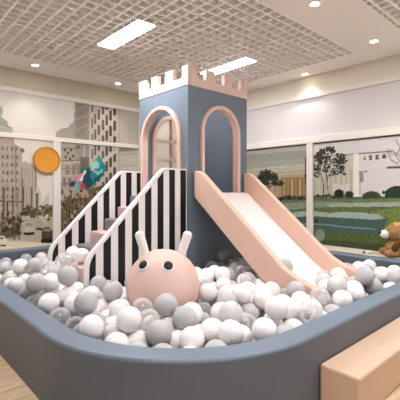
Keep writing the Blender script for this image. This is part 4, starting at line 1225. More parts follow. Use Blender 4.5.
('e',((3.733,1.96),(0.029,0.022)),(73,69,60),4),
('e',((3.684,1.865),(0.028,0.016)),(58,53,47),4),
('e',((3.73,1.959),(0.029,0.02)),(31,29,24),4),
('e',((3.626,1.888),(0.03,0.012)),(58,53,47),4),
('e',((3.714,1.869),(0.019,0.015)),(42,40,33),4),
('e',((3.616,1.933),(0.028,0.013)),(42,40,33),4),
('e',((3.667,2.046),(0.028,0.013)),(73,69,60),4),
('e',((3.575,1.986),(0.028,0.014)),(42,40,33),4),
('e',((3.743,1.977),(0.025,0.022)),(31,29,24),4),
('e',((3.614,2.024),(0.024,0.014)),(58,53,47),4),
('e',((3.607,1.869),(0.018,0.013)),(58,53,47),4),
('e',((3.692,2.043),(0.03,0.015)),(31,29,24),4),
('e',((3.594,1.996),(0.018,0.018)),(31,29,24),4),
('e',((3.508,1.834),(0.02,0.014)),(73,69,60),4),
('e',((3.545,1.88),(0.021,0.013)),(58,53,47),4),
('e',((3.466,1.858),(0.028,0.019)),(73,69,60),4),
('e',((3.503,1.893),(0.023,0.017)),(31,29,24),4),
('e',((3.385,1.855),(0.023,0.015)),(42,40,33),4),
('e',((3.471,1.964),(0.028,0.021)),(73,69,60),4),
('e',((3.45,1.834),(0.021,0.019)),(42,40,33),4),
('e',((3.448,1.843),(0.016,0.012)),(73,69,60),4),
('e',((3.454,1.893),(0.022,0.017)),(73,69,60),4),
('e',((3.355,1.879),(0.027,0.015)),(58,53,47),4),
('e',((3.499,1.905),(0.029,0.019)),(73,69,60),4),
('e',((3.433,1.914),(0.026,0.012)),(58,53,47),4),
('e',((3.432,1.945),(0.019,0.012)),(58,53,47),4),
('e',((3.516,1.935),(0.016,0.022)),(31,29,24),4),
('e',((3.417,1.926),(0.026,0.012)),(31,29,24),4),
('e',((3.418,1.906),(0.028,0.018)),(42,40,33),4),
('e',((3.486,1.85),(0.025,0.013)),(58,53,47),4),
('e',((3.536,1.85),(0.019,0.02)),(42,40,33),4),
('e',((3.49,1.854),(0.026,0.016)),(58,53,47),4),
('e',((3.492,1.839),(0.029,0.019)),(73,69,60),4),
('e',((3.526,1.853),(0.029,0.014)),(42,40,33),4),
('e',((3.511,1.911),(0.022,0.012)),(42,40,33),4),
('e',((3.437,1.922),(0.027,0.011)),(31,29,24),4),
('e',((3.159,1.913),(0.02,0.015)),(58,53,47),4),
('e',((3.213,1.851),(0.015,0.014)),(73,69,60),4),
('e',((3.207,1.919),(0.02,0.015)),(73,69,60),4),
('e',((3.262,1.914),(0.022,0.021)),(58,53,47),4),
('e',((3.156,1.854),(0.019,0.018)),(58,53,47),4),
('e',((3.255,1.877),(0.024,0.012)),(73,69,60),4),
('e',((3.159,1.865),(0.026,0.015)),(73,69,60),4),
('e',((3.192,1.879),(0.015,0.014)),(31,29,24),4),
('e',((3.218,1.897),(0.026,0.015)),(73,69,60),4),
('e',((3.157,1.907),(0.016,0.016)),(42,40,33),4),
('e',((3.166,1.884),(0.026,0.012)),(58,53,47),4),
('e',((3.134,1.887),(0.017,0.016)),(73,69,60),4),
('e',((3.208,1.869),(0.021,0.012)),(31,29,24),4),
('e',((3.154,1.864),(0.016,0.019)),(58,53,47),4),
('e',((3.205,1.849),(0.023,0.019)),(58,53,47),4),
('e',((3.179,1.917),(0.026,0.019)),(58,53,47),4),
('e',((3.155,1.843),(0.022,0.011)),(58,53,47),4),
('e',((3.193,1.908),(0.027,0.021)),(31,29,24),4),
('e',((3.27,1.781),(0.026,0.011)),(58,53,47),4),
('e',((3.328,1.791),(0.018,0.017)),(73,69,60),4),
('e',((3.205,1.824),(0.022,0.014)),(73,69,60),4),
('e',((3.217,1.816),(0.025,0.014)),(73,69,60),4),
('e',((3.265,1.84),(0.016,0.014)),(31,29,24),4),
('e',((3.33,1.829),(0.027,0.021)),(58,53,47),4),
('e',((3.287,1.831),(0.028,0.011)),(73,69,60),4),
('e',((3.218,1.803),(0.017,0.011)),(31,29,24),4),
('e',((3.211,1.821),(0.027,0.019)),(73,69,60),4),
('e',((3.315,1.824),(0.015,0.016)),(31,29,24),4),
('e',((3.259,1.784),(0.022,0.02)),(58,53,47),4),
('e',((3.256,1.803),(0.015,0.014)),(58,53,47),4),
('e',((3.319,1.795),(0.025,0.016)),(42,40,33),4),
('e',((3.35,1.817),(0.029,0.018)),(31,29,24),4),
('e',((3.185,1.814),(0.023,0.017)),(31,29,24),4),
('e',((3.151,1.776),(0.018,0.015)),(31,29,24),4),
('e',((3.155,1.785),(0.015,0.012)),(58,53,47),4),
('e',((3.119,1.77),(0.019,0.013)),(42,40,33),4),
('e',((3.151,1.786),(0.017,0.018)),(31,29,24),4),
('e',((3.141,1.787),(0.026,0.019)),(58,53,47),4),
('e',((3.147,1.766),(0.015,0.016)),(58,53,47),4),
('e',((3.686,1.818),(0.019,0.016)),(73,69,60),4),
('e',((3.697,1.779),(0.025,0.015)),(58,53,47),4),
('e',((3.676,1.82),(0.026,0.019)),(31,29,24),4),
('e',((3.644,1.74),(0.03,0.015)),(73,69,60),4),
('e',((3.719,1.812),(0.022,0.016)),(73,69,60),4),
('e',((3.682,1.761),(0.027,0.012)),(73,69,60),4),
('e',((3.725,1.777),(0.025,0.018)),(73,69,60),4),
('e',((3.687,1.755),(0.029,0.021)),(58,53,47),4),
('e',((3.639,1.818),(0.024,0.019)),(73,69,60),4),
('e',((3.626,1.79),(0.021,0.022)),(31,29,24),4),
('l',((3.583,1.794),(3.533,1.61)),(55,47,38),0,0.0085),
('l',((3.533,1.61),(3.533,1.39)),(55,47,38),0,0.0085),
('l',((3.464,1.718),(3.434,1.392)),(55,47,38),0,0.0085),
('l',((3.583,1.794),(3.664,1.944)),(55,47,38),0,0.0085),
('l',((3.464,1.718),(3.503,1.937)),(55,47,38),0,0.0085),
('l',((3.464,1.718),(3.291,1.891)),(55,47,38),0,0.0085),
('l',((3.291,1.891),(3.179,2.062)),(55,47,38),0,0.0085),
('l',((3.503,1.937),(3.464,2.153)),(55,47,38),0,0.0085),
('l',((3.444,1.753),(3.253,1.783)),(55,47,38),0,0.0085),
('l',((3.583,1.867),(3.644,2.054)),(55,47,38),0,0.0085),
('p',[(2.859,2.499),(1.432,2.333),(1.432,1.274),(2.859,1.229)],(210,201,197),2),
('p',[(2.972,2.101),(2.877,2.102),(2.877,1.228),(2.972,1.225)],(227,217,204),2),
('p',[(2.885,2.132),(2.344,2.134),(2.344,2.111),(2.885,2.105)],(119,110,104),3),
('l',((2.805,2.012),(2.758,2.012)),(84,75,71),0,0.0085),
('l',((2.783,2.067),(2.783,2.01)),(84,75,71),0,0.0085),
('l',((2.783,2.04),(2.765,2.041)),(84,75,71),0,0.0085),
('l',((2.706,2.049),(2.657,2.049)),(84,75,71),0,0.0085),
('l',((2.682,2.071),(2.682,2.004)),(84,75,71),0,0.0085),
('l',((2.703,2.009),(2.659,2.009)),(84,75,71),0,0.0085),
('l',((2.698,2.028),(2.665,2.028)),(84,75,71),0,0.0085),
('l',((2.705,2.065),(2.692,2.048)),(84,75,71),0,0.0085),
('l',((2.599,2.062),(2.551,2.062)),(84,75,71),0,0.0085),
('l',((2.592,2.038),(2.552,2.037)),(84,75,71),0,0.0085),
('l',((2.599,2.011),(2.548,2.011)),(84,75,71),0,0.0085),
('l',((2.573,2.073),(2.573,2.011)),(84,75,71),0,0.0085),
('l',((2.592,2.061),(2.596,2.019)),(84,75,71),0,0.0085),
('l',((2.486,2.069),(2.444,2.069)),(84,75,71),0,0.0085),
('l',((2.485,2.067),(2.488,2.012)),(84,75,71),0,0.0085),
('l',((2.442,2.051),(2.438,2.011)),(84,75,71),0,0.0085),
('l',((2.478,2.042),(2.444,2.042)),(84,75,71),0,0.0085),
('l',((2.463,2.069),(2.466,2.014)),(84,75,71),0,0.0085),
('l',((2.475,2.018),(2.449,2.032)),(84,75,71),0,0.0085),
('p',[(2.885,1.814),(2.725,1.827),(2.725,1.8),(2.885,1.789)],(143,135,130),2),
('p',[(2.877,1.788),(2.795,1.786),(2.795,1.634),(2.877,1.636)],(139,130,128),3),
('l',((2.859,1.635),(2.859,1.432)),(165,154,148),0,0.0085),
('p',[(2.452,1.861),(2.405,1.875),(1.432,1.881),(1.432,1.845),(2.405,1.843)],(80,73,69),4),
('l',((2.225,1.939),(2.344,2.137)),(132,119,113),0,0.0085),
('l',((2.284,2.022),(2.225,2.159)),(132,119,113),0,0.0085),
('l',((2.344,2.057),(2.405,2.158)),(132,119,113),0,0.0085),
('l',((2.225,2.033),(2.329,2.12)),(132,119,113),0,0.0085),
('l',((2.255,1.909),(2.36,1.979)),(132,119,113),0,0.0085),
('l',((2.225,2.175),(2.284,2.29)),(132,119,113),0,0.0085),
('l',((2.36,1.979),(2.405,2.094)),(132,119,113),0,0.0085),
('p',[(5.557,1.211),(3.747,1.351),(2.225,1.406),(1.432,1.429),(1.432,0.483),(5.557,-0.102)],(80,93,71),6),
('e',((5.159,1.297),(0.071,0.054)),(27,31,22),6),
('e',((5.083,1.303),(0.056,0.06)),(27,31,22),6),
('e',((4.988,1.321),(0.061,0.037)),(84,71,55),6),
('e',((4.922,1.323),(0.043,0.061)),(84,71,55),6),
('e',((4.842,1.318),(0.069,0.036)),(84,71,55),6),
('e',((4.77,1.328),(0.041,0.059)),(84,71,55),6),
('e',((4.7,1.309),(0.049,0.059)),(60,62,44),6),
('e',((4.616,1.299),(0.067,0.055)),(60,62,44),6),
('e',((4.526,1.322),(0.043,0.037)),(84,71,55),6),
('e',((4.457,1.317),(0.047,0.048)),(27,31,22),6),
('e',((4.372,1.344),(0.044,0.05)),(60,62,44),6),
('e',((4.304,1.343),(0.049,0.042)),(84,71,55),6),
('e',((4.266,1.35),(0.056,0.043)),(27,31,22),6),
('e',((4.179,1.341),(0.044,0.05)),(84,71,55),6),
('e',((4.126,1.351),(0.039,0.033)),(84,71,55),6),
('e',((4.043,1.325),(0.043,0.055)),(40,44,31),6),
('e',((3.99,1.345),(0.054,0.041)),(40,44,31),6),
('e',((3.919,1.345),(0.048,0.044)),(84,71,55),6),
('e',((3.846,1.338),(0.053,0.039)),(60,62,44),6),
('e',((3.726,1.37),(0.05,0.03)),(71,75,51),6),
('e',((3.644,1.39),(0.049,0.029)),(51,55,38),6),
('e',((3.563,1.378),(0.048,0.03)),(71,75,51),6),
('e',((3.483,1.392),(0.047,0.029)),(51,55,38),6),
('e',((3.405,1.393),(0.046,0.029)),(71,75,51),6),
('e',((3.329,1.376),(0.046,0.028)),(51,55,38),6),
('e',((3.253,1.393),(0.045,0.028)),(51,55,38),6),
('e',((3.179,1.382),(0.044,0.028)),(71,75,51),6),
('e',((3.106,1.392),(0.043,0.028)),(93,99,66),6),
('e',((3.034,1.379),(0.043,0.028)),(71,75,51),6),
('e',((3.234,1.438),(0.092,0.074)),(31,31,24),5),
('e',((3.046,1.422),(0.074,0.062)),(38,40,31),5),
('e',((2.667,1.392),(0.153,0.086)),(53,69,51),7),
('e',((2.27,1.429),(0.189,0.134)),(38,55,38),8),
('e',((2.475,1.46),(0.022,0.032)),(36,29,24),0),
('e',((1.808,1.426),(0.205,0.133)),(38,55,38),8),
('p',[(5.557,1.211),(4.025,1.308),(1.432,1.401),(1.432,1.302),(5.557,1.055)],(102,117,77),7),
('p',[(5.557,1.144),(3.852,1.273),(3.124,1.291),(3.124,1.221),(3.852,1.16),(5.557,0.966)],(132,143,124),6),
('p',[(3.503,1.236),(3.216,1.271),(2.225,1.312),(1.432,1.33),(1.432,1.267),(3.405,1.194)],(161,165,150),6),
('p',[(5.557,0.966),(3.852,1.16),(2.775,1.215),(2.452,1.193),(1.432,1.246),(1.432,0.709),(2.859,0.619),(5.557,0.477)],(91,108,64),8),
('p',[(2.692,1.135),(2.225,1.233),(1.432,1.274),(1.432,0.794),(2.436,0.791)],(108,128,58),8),
('p',[(5.557,0.788),(3.852,1.009),(2.467,1.064),(2.405,1.035),(2.483,0.836),(2.594,0.745),(3.603,0.69),(5.557,0.521)],(69,91,84),4),
('p',[(5.557,0.833),(4.025,1.087),(3.768,1.107),(3.405,1.086),(3.124,1.125),(2.562,1.108),(2.452,1.04),(2.594,1.016),(3.768,1.013),(4.114,0.976),(5.557,0.699)],(163,172,161),6),
('p',[(5.557,0.699),(3.768,0.882),(2.594,0.86),(2.594,0.843),(3.768,0.852),(5.557,0.632)],(124,141,135),3),
('p',[(3.768,0.714),(3.124,0.749),(2.483,0.787),(2.375,0.605),(3.124,0.575),(5.557,0.388),(5.557,0.521)],(75,95,47),7),
('p',[(5.557,0.41),(3.768,0.592),(3.124,0.61),(2.225,0.621),(1.432,0.652),(1.432,0.483),(5.557,-0.102)],(60,73,47),6),
('e',((3.603,0.672),(0.1,0.11)),(128,139,121),5),
('e',((3.685,0.925),(0.045,0.037)),(44,51,40),4)]
paint('garden_mural', .9, 7.04, .5, 2.352, .012, GARDEN, ('x', XW-.015), 'photo mural of a green garden with trees before a white building', (205, 197, 192))


# ------------------------------------------------------------------ ceiling lamps
def lamp(x0, x1, y0, y1, label):
    t = thing('ceiling_light', label, 'ceiling light', ((x0+x1)/2, (y0+y1)/2, ZC), 'ceiling light panels')
    a, b = (x1-x0)/2, (y1-y0)/2
    bm = B(-a, a, -b, -b+.012, -.006, .08); box(bm, -a, a, b-.012, b, -.006, .08); box(bm, -a, -a+.012, -b+.012, b-.012, -.006, .08); box(bm, a-.012, a, -b+.012, b-.012, -.006, .08)
    obj('frame', bm, M['lampframe'], t)
    obj('diffuser', B(-a+.012, a-.012, -b+.012, b-.012, -.003, .02), M['lamp'], t)
    obj('housing', B(-a+.012, a-.012, -b+.012, b-.012, .021, .08), M['lampframe'], t)
lamp(*LAMPS[0], 'lit rectangular ceiling panel in the grille above the striped stairs, seen whole')
lamp(*LAMPS[1], 'lit rectangular ceiling panel partly hidden behind the tower battlements')
lamp(*LAMPS[2], 'lit rectangular ceiling panel out of view beyond the stair side of the pool')
lamp(*LAMPS2[0], 'lit rectangular ceiling panel out of view, first of the row over the entrance')
lamp(*LAMPS2[1], 'lit rectangular ceiling panel out of view, middle of the row over the entrance')
lamp(*LAMPS2[2], 'lit rectangular ceiling panel out of view, last of the row over the entrance')
def downlight(x, y, label, energy=22):
    t = thing('downlight', label, 'downlight', (x, y, ZC), 'round ceiling downlights')
    obj('ring', lathe([(.052, .0), (.055, -.008), (.075, -.006), (.078, 0), (.052, 0)], seg=28), M['lampframe'], t, smooth=True)
    obj('lens', lathe([(0, -.003), (.052, -.003), (.052, .004), (0, .004)], seg=28), M['dl'], t)
    l = bpy.data.lights.new('downlight_beam', 'SPOT'); l.energy = energy; l.spot_size = math.radians(95); l.spot_blend = .6; l.color = (1, .96, .9); l.shadow_soft_size = .05
    o = bpy.data.objects.new('beam', l); C.objects.link(o); o.parent = t; o.location = (0, 0, -.02)
downlight(2.25, 6.64, 'lit round downlight over the street mural, second along from the tower')
downlight(3.867, 6.67, 'lit round downlight over the street mural, next to the tower battlements')
downlight(5.487, 6.68, 'lit round downlight over the plain wall behind the tower, hidden by it', 30)
downlight(6.097, 3.8, 'lit round downlight casting a bright scallop on the wall beside it', 24)
downlight(5.478, 2.29, 'lit round downlight in the plaster strip, near the grille corner')
downlight(3.879, 2.29, 'lit round downlight at the top edge of the picture')

# ------------------------------------------------------------------ the pool
PX0, PX1, PY0, PY1 = .96, 5.78, 1.375, 6.86
def rrect(ins, radii=(1.3, .6, .6, .6), seg=28):
    x0, x1, y0, y1 = PX0+ins, PX1-ins, PY0+ins, PY1-ins; out = []
    for (cx, cy, sx, sy, a0, r) in ((x0, y0, 1, 1, PI, radii[0]), (x1, y0, -1, 1, 1.5*PI, radii[1]), (x1, y1, -1, -1, 0, radii[2]), (x0, y1, 1, -1, .5*PI, radii[3])):
        r = max(.02, r-ins)
        for k in range(seg+1):
            a = a0+k/seg*PI/2; out.append((cx+sx*r+r*math.cos(a), cy+sy*r+r*math.sin(a)))
    return out
def sweep(profile):
    bm = bmesh.new(); rings = []
    for ins, z in profile: rings.append([bm.verts.new((x, y, z)) for x, y in rrect(ins)])
    n = len(rings[0])
    for i in range(len(rings)):
        A, D = rings[i], rings[(i+1) % len(rings)]
        for k in range(n): bm.faces.new((A[k], A[(k+1) % n], D[(k+1) % n], D[k]))
    return bm
pool = thing('ball_pit_pool', 'large blue grey padded ball pit wall with a rounded corner, full of balls', 'ball pit', ((PX0+PX1)/2, (PY0+PY1)/2, 0))
r = .022; rz = .5-r
arc = [PI/10, PI/5, .3*PI, .4*PI, PI/2]
rim = [(.002, rz-.006), (0, .5-r)] + [(r-r*math.cos(a), .5-r+r*math.sin(a)) for a in arc] + \
      [(.188-r+r*math.sin(a), .5-r+r*math.cos(a)) for a in [0]+arc] + [(.186, rz-.006)]
loc(obj('rim_pad', sweep(rim), M['pool'], pool, smooth=True, ang=50), pool)
loc(obj('outer_wall', sweep([(.001, 0), (.001, rz-.0065), (.187, rz-.0065), (.187, 0)]), M['poolside'], pool, smooth=True, ang=50), pool)
fl = bmesh.new(); fl.faces.new([fl.verts.new((x, y, .118)) for x, y in rrect(.19)])
f2 = [fl.verts.new((x, y, .0)) for x, y in rrect(.19)]; fl.faces.new(f2[::-1])
loc(obj('floor_mat', fl, M['pool'], pool), pool)

# ------------------------------------------------------------------ the tower
TX0, TX1, TY0, TY1, TB, TT = 3.30, 4.51, 3.85, 5.025, .12, 2.95
th = .06
tower = thing('play_tower', 'blue grey castle tower with pink battlements and pink arched openings', 'play tower', ((TX0+TX1)/2, (TY0+TY1)/2, TB))
def arch_pts(c, hw, zs, zb, n=20):
    p = [(c-hw, zb)]
    p += [(c-hw*math.cos(a), zs+hw*math.sin(a)) for a in [i*PI/n for i in range(n+1)]]
    return p + [(c+hw, zb)]
def arch_wall(a0, a1, c, hw, zs, zb, axis, f0, f1, bm):
    """a wall from a0 to a1 with an arched opening standing on zb"""
    def P(a, z, t): return (t, a, z) if axis == 'x' else (a, t, z)
    ap = arch_pts(c, hw, zs, zb); arc = ap[1:-1]
    quads = [[(a0, TB), (a1, TB), (a1, zb), (c+hw, zb), (c-hw, zb), (a0, zb)],
             [(a0, zb), (c-hw, zb), (c-hw, zs), (c-hw, TT), (a0, TT)], [(c+hw, zb), (a1, zb), (a1, TT), (c+hw, TT), (c+hw, zs)]]
    for p, q in zip(arc, arc[1:]): quads.append([p, q, (q[0], TT), (p[0], TT)])
    for q in quads:
        for t in (f0, f1): bm.faces.new([bm.verts.new(P(a, z, t)) for a, z in q])
    for p, q in zip(ap, ap[1:]): bm.faces.new([bm.verts.new(P(*v)) for v in ((p[0], p[1], f0), (q[0], q[1], f0), (q[0], q[1], f1), (p[0], p[1], f1))])
    for a in (a0, a1): bm.faces.new([bm.verts.new(P(*v)) for v in ((a, TB, f0), (a, TT, f0), (a, TT, f1), (a, TB, f1))])
    bm.faces.new([bm.verts.new(P(*v)) for v in ((a0, TT, f0), (a1, TT, f0), (a1, TT, f1), (a0, TT, f1))])
    bm.faces.new([bm.verts.new(P(*v)) for v in ((c-hw, zb, f0), (c+hw, zb, f0), (c+hw, zb, f1), (c-hw, zb, f1))])
ZS, HW = 2.325, .362
AY, AX, AW = 4.47, 3.925, 3.915
bm = bmesh.new()
arch_wall(TY0+th, TY1-th, AY, .43, ZS-.085, 1.48, 'x', TX0, TX0+th, bm)      # stair side
arch_wall(TX0, TX1, AX, HW, ZS, 1.42, 'y', TY0, TY0+th, bm)                 # slide side
arch_wall(TX0, TX1, AW, .37, ZS, 1.72, 'y', TY1-th, TY1, bm)                # window side
box(bm, TX1-th, TX1, TY0+th, TY1-th, TB, TT)
bmesh.ops.remove_doubles(bm, verts=bm.verts, dist=.0005)
loc(obj('tower_wall', bm, M['blue'], tower), tower)
loc(obj('platform', B(TX0+th, TX1-th, TY0+th, TY1-th, 1.36, 1.47), M['blue'], tower), tower)
def trim_path(c, hw, zs, zb, axis, t):
    return [((t, a, z) if axis == 'x' else (a, t, z)) for a, z in arch_pts(c, hw, zs, zb, 28)]
def arch_band(c, r0, r1, zs, zb, axis, t0, t1):
    """flat padded band following an arch between half widths r0 and r1"""
    bm = bmesh.new(); inn, out = arch_pts(c, r0, zs, zb, 28), arch_pts(c, r1, zs, zb, 28)
    P = lambda p, t: (t, p[0], p[1]) if axis == 'x' else (p[0], t, p[1])
    R4 = [[bm.verts.new(P(i, t0)), bm.verts.new(P(o, t0)), bm.verts.new(P(o, t1)), bm.verts.new(P(i, t1))] for i, o in zip(inn, out)]
    for A, D in zip(R4, R4[1:]):
        for k in range(4): bm.faces.new((A[k], A[(k+1) % 4], D[(k+1) % 4], D[k]))
    bm.faces.new(R4[0]); bm.faces.new(R4[-1][::-1]); return bm
loc(obj('arch_trim', arch_band(AY, .425, .485, ZS-.085, 1.482, 'x', TX0-.045, TX0+th+.02), M['pinktrim'], tower, bevel=.02), tower)
loc(obj('arch_trim', arch_band(AX, .342, .402, ZS, 1.425, 'y', TY0-.045, TY0+th+.02), M['pinktrim'], tower, bevel=.02), tower)
wf = loc(obj('window_frame', arch_band(AW, .345, .415, ZS, 1.725, 'y', TY1-th-.03, TY1+.02), M['pinktrim'], tower, bevel=.015), tower)
def bar(*a): obj('glazing_bar', B(*a), M['pinktrim'], wf).data.transform(Matrix.Translation(-tower.location))
bar(AW-.025, AW+.025, TY1-th-.015, TY1, 1.725, ZS+.35)
for z in (2.0, 2.305): bar(AW-.35, AW+.35, TY1-th-.014, TY1-.001, z-.022, z+.022)
loc(obj('window_sill', B(AW-.42, AW+.42, TY1-th-.04, TY1+.02, 1.66, 1.722), M['pinktrim'], tower, bevel=.01), tower)
pg = prism(arch_pts(AW, .36, ZS, 1.725), 'y', TY1-.036, TY1-.03)
wpane = obj('window_pane', pg, M['pane'], tower); loc(wpane, tower)
# battlements: band and merlons in one padded ring, gaps with rounded corners
def merlon_line(a0, a1, marks):
    """outline of one side: (a, z) along the top, gaps rounded"""
    lo, hi = 3.04, 3.20; g = .03; pts = [(a0, hi)]
    for p, q in marks:
        pts += [(p, hi)] + [(p+g-g*math.cos(t), lo+g-g*math.sin(t)) for t in (0, PI/6, PI/3, PI/2)]
        pts += [(q-g+g*math.sin(t), lo+g-g*math.cos(t)) for t in (0, PI/6, PI/3, PI/2)] + [(q, hi)]
    return pts + [(a1, hi)]
o_, i_ = .010, .055
def side(axis, a0, a1, gaps, t0, t1, bm):
    top = merlon_line(a0, a1, gaps); z = 2.925
    P = lambda a, zz, t: (t, a, zz) if axis == 'x' else (a, t, zz)
    for (a, za), (b, zb) in zip(top, top[1:]):
        if b-a > 1e-5:
            for t in (t0, t1): bm.faces.new([bm.verts.new(P(*v)) for v in ((a, z, t), (b, z, t), (b, zb, t), (a, za, t))])
            bm.faces.new([bm.verts.new(P(*v)) for v in ((a, z, t0), (b, z, t0), (b, z, t1), (a, z, t1))])
        bm.faces.new([bm.verts.new(P(*v)) for v in ((a, za, t0), (b, zb, t0), (b, zb, t1), (a, za, t1))])
    for a in (a0, a1): bm.faces.new([bm.verts.new(P(*v)) for v in ((a, z, t0), (a, z, t1), (a, 3.20, t1), (a, 3.20, t0))])
    return bm
GX = [(3.456, 3.632), (3.80, 4.00), (4.165, 4.36)]
GY = [(3.965, 4.165), (4.345, 4.545), (4.69, 4.86)]
for ax, a0, a1, t0, t1 in (('x', TY0-o_, TY1+o_, TX0-o_, TX0+i_), ('x', TY0-o_, TY1+o_, TX1-i_, TX1+o_),
                           ('y', TX0+i_, TX1-i_, TY0-o_, TY0+i_), ('y', TX0+i_, TX1-i_, TY1-i_, TY1+o_)):
    gp = GX if ax == 'y' else GY
    bm = side(ax, a0, a1, gp, t0, t1, bmesh.new()); bmesh.ops.remove_doubles(bm, verts=bm.verts, dist=.0004)
    loc(obj('battlement', bm, M['pinkbattle'], tower, bevel=.006, seg=2), tower)

# ------------------------------------------------------------------ the striped stairs
SY0, SY1 = 3.87, 5.00
stairs = thing('play_staircase', 'soft staircase of grey and pink steps between black and white striped side panels', 'staircase', (2.6, 4.43, TB))
def outline(inset=0):
    i = inset; xr = TX0-.002
    top, x0, zl = 1.785-i*.5, 1.845+i, .66-i*.3
    p = [(x0, TB), (x0, zl)]
    p += [(x0+.015+i*.0, zl+.06), (x0+.05, zl+.125)]
    c = [(2.82, 1.705), (2.86, 1.745), (2.89, 1.768), (2.93, 1.785)]
    p += [(x+i*.42, z-i*(.9, .8, .65, .5)[n]) for n, (x, z) in enumerate(c)]
    return p + [(xr, top), (xr, TB)]
for y0, y1 in ((SY0, SY0+.07), (SY1-.07, SY1)):
    pn = loc(obj('side_panel', prism(outline(.03), 'y', y0+.004, y1-.004), M['stripe'], stairs), stairs)
    bm = bmesh.new(); A = outline(0)[:-1]; D = outline(.048)[:-1]
    A.insert(0, A[0]); A = A[1:]
    rr = []
    for a, d in zip(A, D): rr.append([bm.verts.new((a[0], y0, a[1])), bm.verts.new((a[0], y1, a[1])), bm.verts.new((d[0], y1, d[1])), bm.verts.new((d[0], y0, d[1]))])
    for P_, Q in zip(rr, rr[1:]):
        for k in range(4): bm.faces.new((P_[k], P_[(k+1) % 4], Q[(k+1) % 4], Q[k]))
    bm.faces.new(rr[0]); bm.faces.new(rr[-1][::-1])
    e = obj('edge_trim', bm, M['white'], pn, bevel=.012); e.data.transform(Matrix.Translation(-stairs.location))
for k in range(6):
    x0 = 1.99+.213*k if k else 1.92; z1 = .60+.163*k
    xe = 1.99+.213*(k+1) if k < 5 else TX0-.01
    s = loc(obj('step', B(x0, xe-.001, SY0+.072, SY1-.072, TB, z1), M['pinkstep' if k % 2 == 0 else 'greystep'], stairs, bevel=.02), stairs)
    s['label'] = 'pink step' if k % 2 == 0 else 'grey step'

# ------------------------------------------------------------------ the slide
slide = thing('play_slide', 'pink sided slide with a white chute running down from the tower into the balls', 'slide', (3.93, 3.0, TB))
prof_t = [(3.80, 1.757), (3.74, 1.757), (3.69, 1.745), (3.62, 1.70), (2.94, 1.135), (2.5, .77), (2.36, .66), (2.22, .59), (2.1, .548), (2.02, .525), (1.97, .48), (1.96, .38)]
prof_b = [(1.96, TB+.08), (2.2, TB+.08), (2.69, .515), (3.795, 1.40), (3.80, 1.43)]
for x0, x1 in ((3.36, 3.45), (4.38, 4.47)):
    loc(obj('side_rail', prism(prof_t+prof_b, 'x', x0, x1), M['pink'], slide, bevel=.018), slide)
bt = [(3.80, 1.462), (3.74, 1.462), (3.68, 1.43), (2.62, .59), (2.48, .49), (2.35, .42), (2.2, .385), (2.0, .37)]
bed = bt + [(a, z-.05) for a, z in bt[::-1]]
loc(obj('chute', prism(bed, 'x', 3.452, 4.378), M['bed'], slide, smooth=True, ang=30), slide)

# ------------------------------------------------------------------ the rabbit dome
bx, by, bz, br_ = 2.17, 2.90, .58, .35
rab = thing('rabbit_pouf', 'round pink rabbit pouf with white ears and black eyes half buried in balls', 'soft toy', (bx, by, .2))
bm = bmesh.new(); ball(bm, (bx, by, bz), br_, 48, 28); loc(obj('body', bm, M['bunny'], rab, smooth=True, ang=180), rab)
rt = Vector((.7381, -.6747, 0)); fw = Vector((.6747, .7381, 0)); up = Vector((0, 0, 1))
cen = Vector((bx, by, bz))
for a, b in ((-.165, -.245), (.160, .245)):
    p0 = cen + rt*a + up*.255 + fw*.05; p1 = cen + rt*b + up*.52 + fw*.05
    d = (p1-p0).normalized(); n = 8
    path = [p0] + [p0.lerp(p1, .55)] + [p1 - d*.04*(1-math.sin(i*PI/2/n)) for i in range(n+1)]
    rad = [.040, .044] + [max(.003, .046*math.cos(i*PI/2/n)) for i in range(n+1)]
    loc(obj('ear', tube(path, rad, 18), M['white'], rab, smooth=True, ang=60), rab)
for a in (-.153, .070):
    h = .232; f = -math.sqrt(br_**2-a*a-h*h); nrm = (rt*a + up*h + fw*f).normalized()
    q = nrm.to_track_quat('Z', 'Y').to_matrix().to_4x4()
    bm = lathe([(0, -.004), (.052, -.004), (.052, .008), (.046, .014), (0, .015)], seg=28); bm.transform(Matrix.Translation(cen+nrm*br_) @ q)
    e = loc(obj('eye', bm, M['white'], rab, smooth=True), rab)
    bm = lathe([(0, .0), (.042, .010), (.042, .018), (.034, .023), (0, .025)], seg=28); bm.transform(Matrix.Translation(cen+nrm*br_+up*.006) @ q)
    p = obj('pupil', bm, M['black'], e, smooth=True); p.data.transform(Matrix.Translation(-rab.location))

# ------------------------------------------------------------------ teddy bear on the ledge
M['fur'] = mat('brown_plush', (164, 126, 84), .95, .1, noise=.3, nscale=26, bump=.8, bscale=90)
M['fur2'] = mat('golden_plush', (186, 156, 104), .95, .1, noise=.25, nscale=26, bump=.8, bscale=90)
M['furd'] = mat('dark_brown_plush', (104, 68, 42), .95, .1, noise=.25, nscale=26, bump=.8, bscale=90)
M['snout'] = mat('cream_plush', (238, 230, 220), .95, .1, bump=.5, bscale=90)
bear = thing('teddy_bear', 'brown plush teddy bear with a white muzzle sitting on the ledge in profile', 'teddy bear', (6.02, 2.17, .5))
BS = 1.0
lf = Vector((-.66, .75, 0)).normalized(); sd = Vector((.78, .62, 0)).normalized()     # the way it faces, and its far side
bc = Vector((6.02, 2.14, .5))
def bpart(name, pos, sc, m, par, rot=None, u=32, v=20):
    c = bc + lf*pos[0] + sd*pos[1] + up*pos[2]
    R4 = Matrix((lf, sd, up)).transposed().to_4x4() @ (rot or Matrix())
    bm = bmesh.new(); ball(bm, c, 1, u, v, sc, R4)
    o = obj(name, bm, m, par, smooth=True, ang=180); o.data.transform(Matrix.Translation(-Vector(bear.location))); return o
bpart('body', (0, 0, .135), (.20, .17, .145), M['fur'], bear)
hd = bpart('head', (.045, 0, .36), (.155, .15, .145), M['fur'], bear)
bpart('muzzle', (.205, 0, .335), (.075, .08, .066), M['snout'], hd)
bpart('nose', (.272, 0, .355), (.024, .03, .024), M['black'], hd, u=16, v=10)
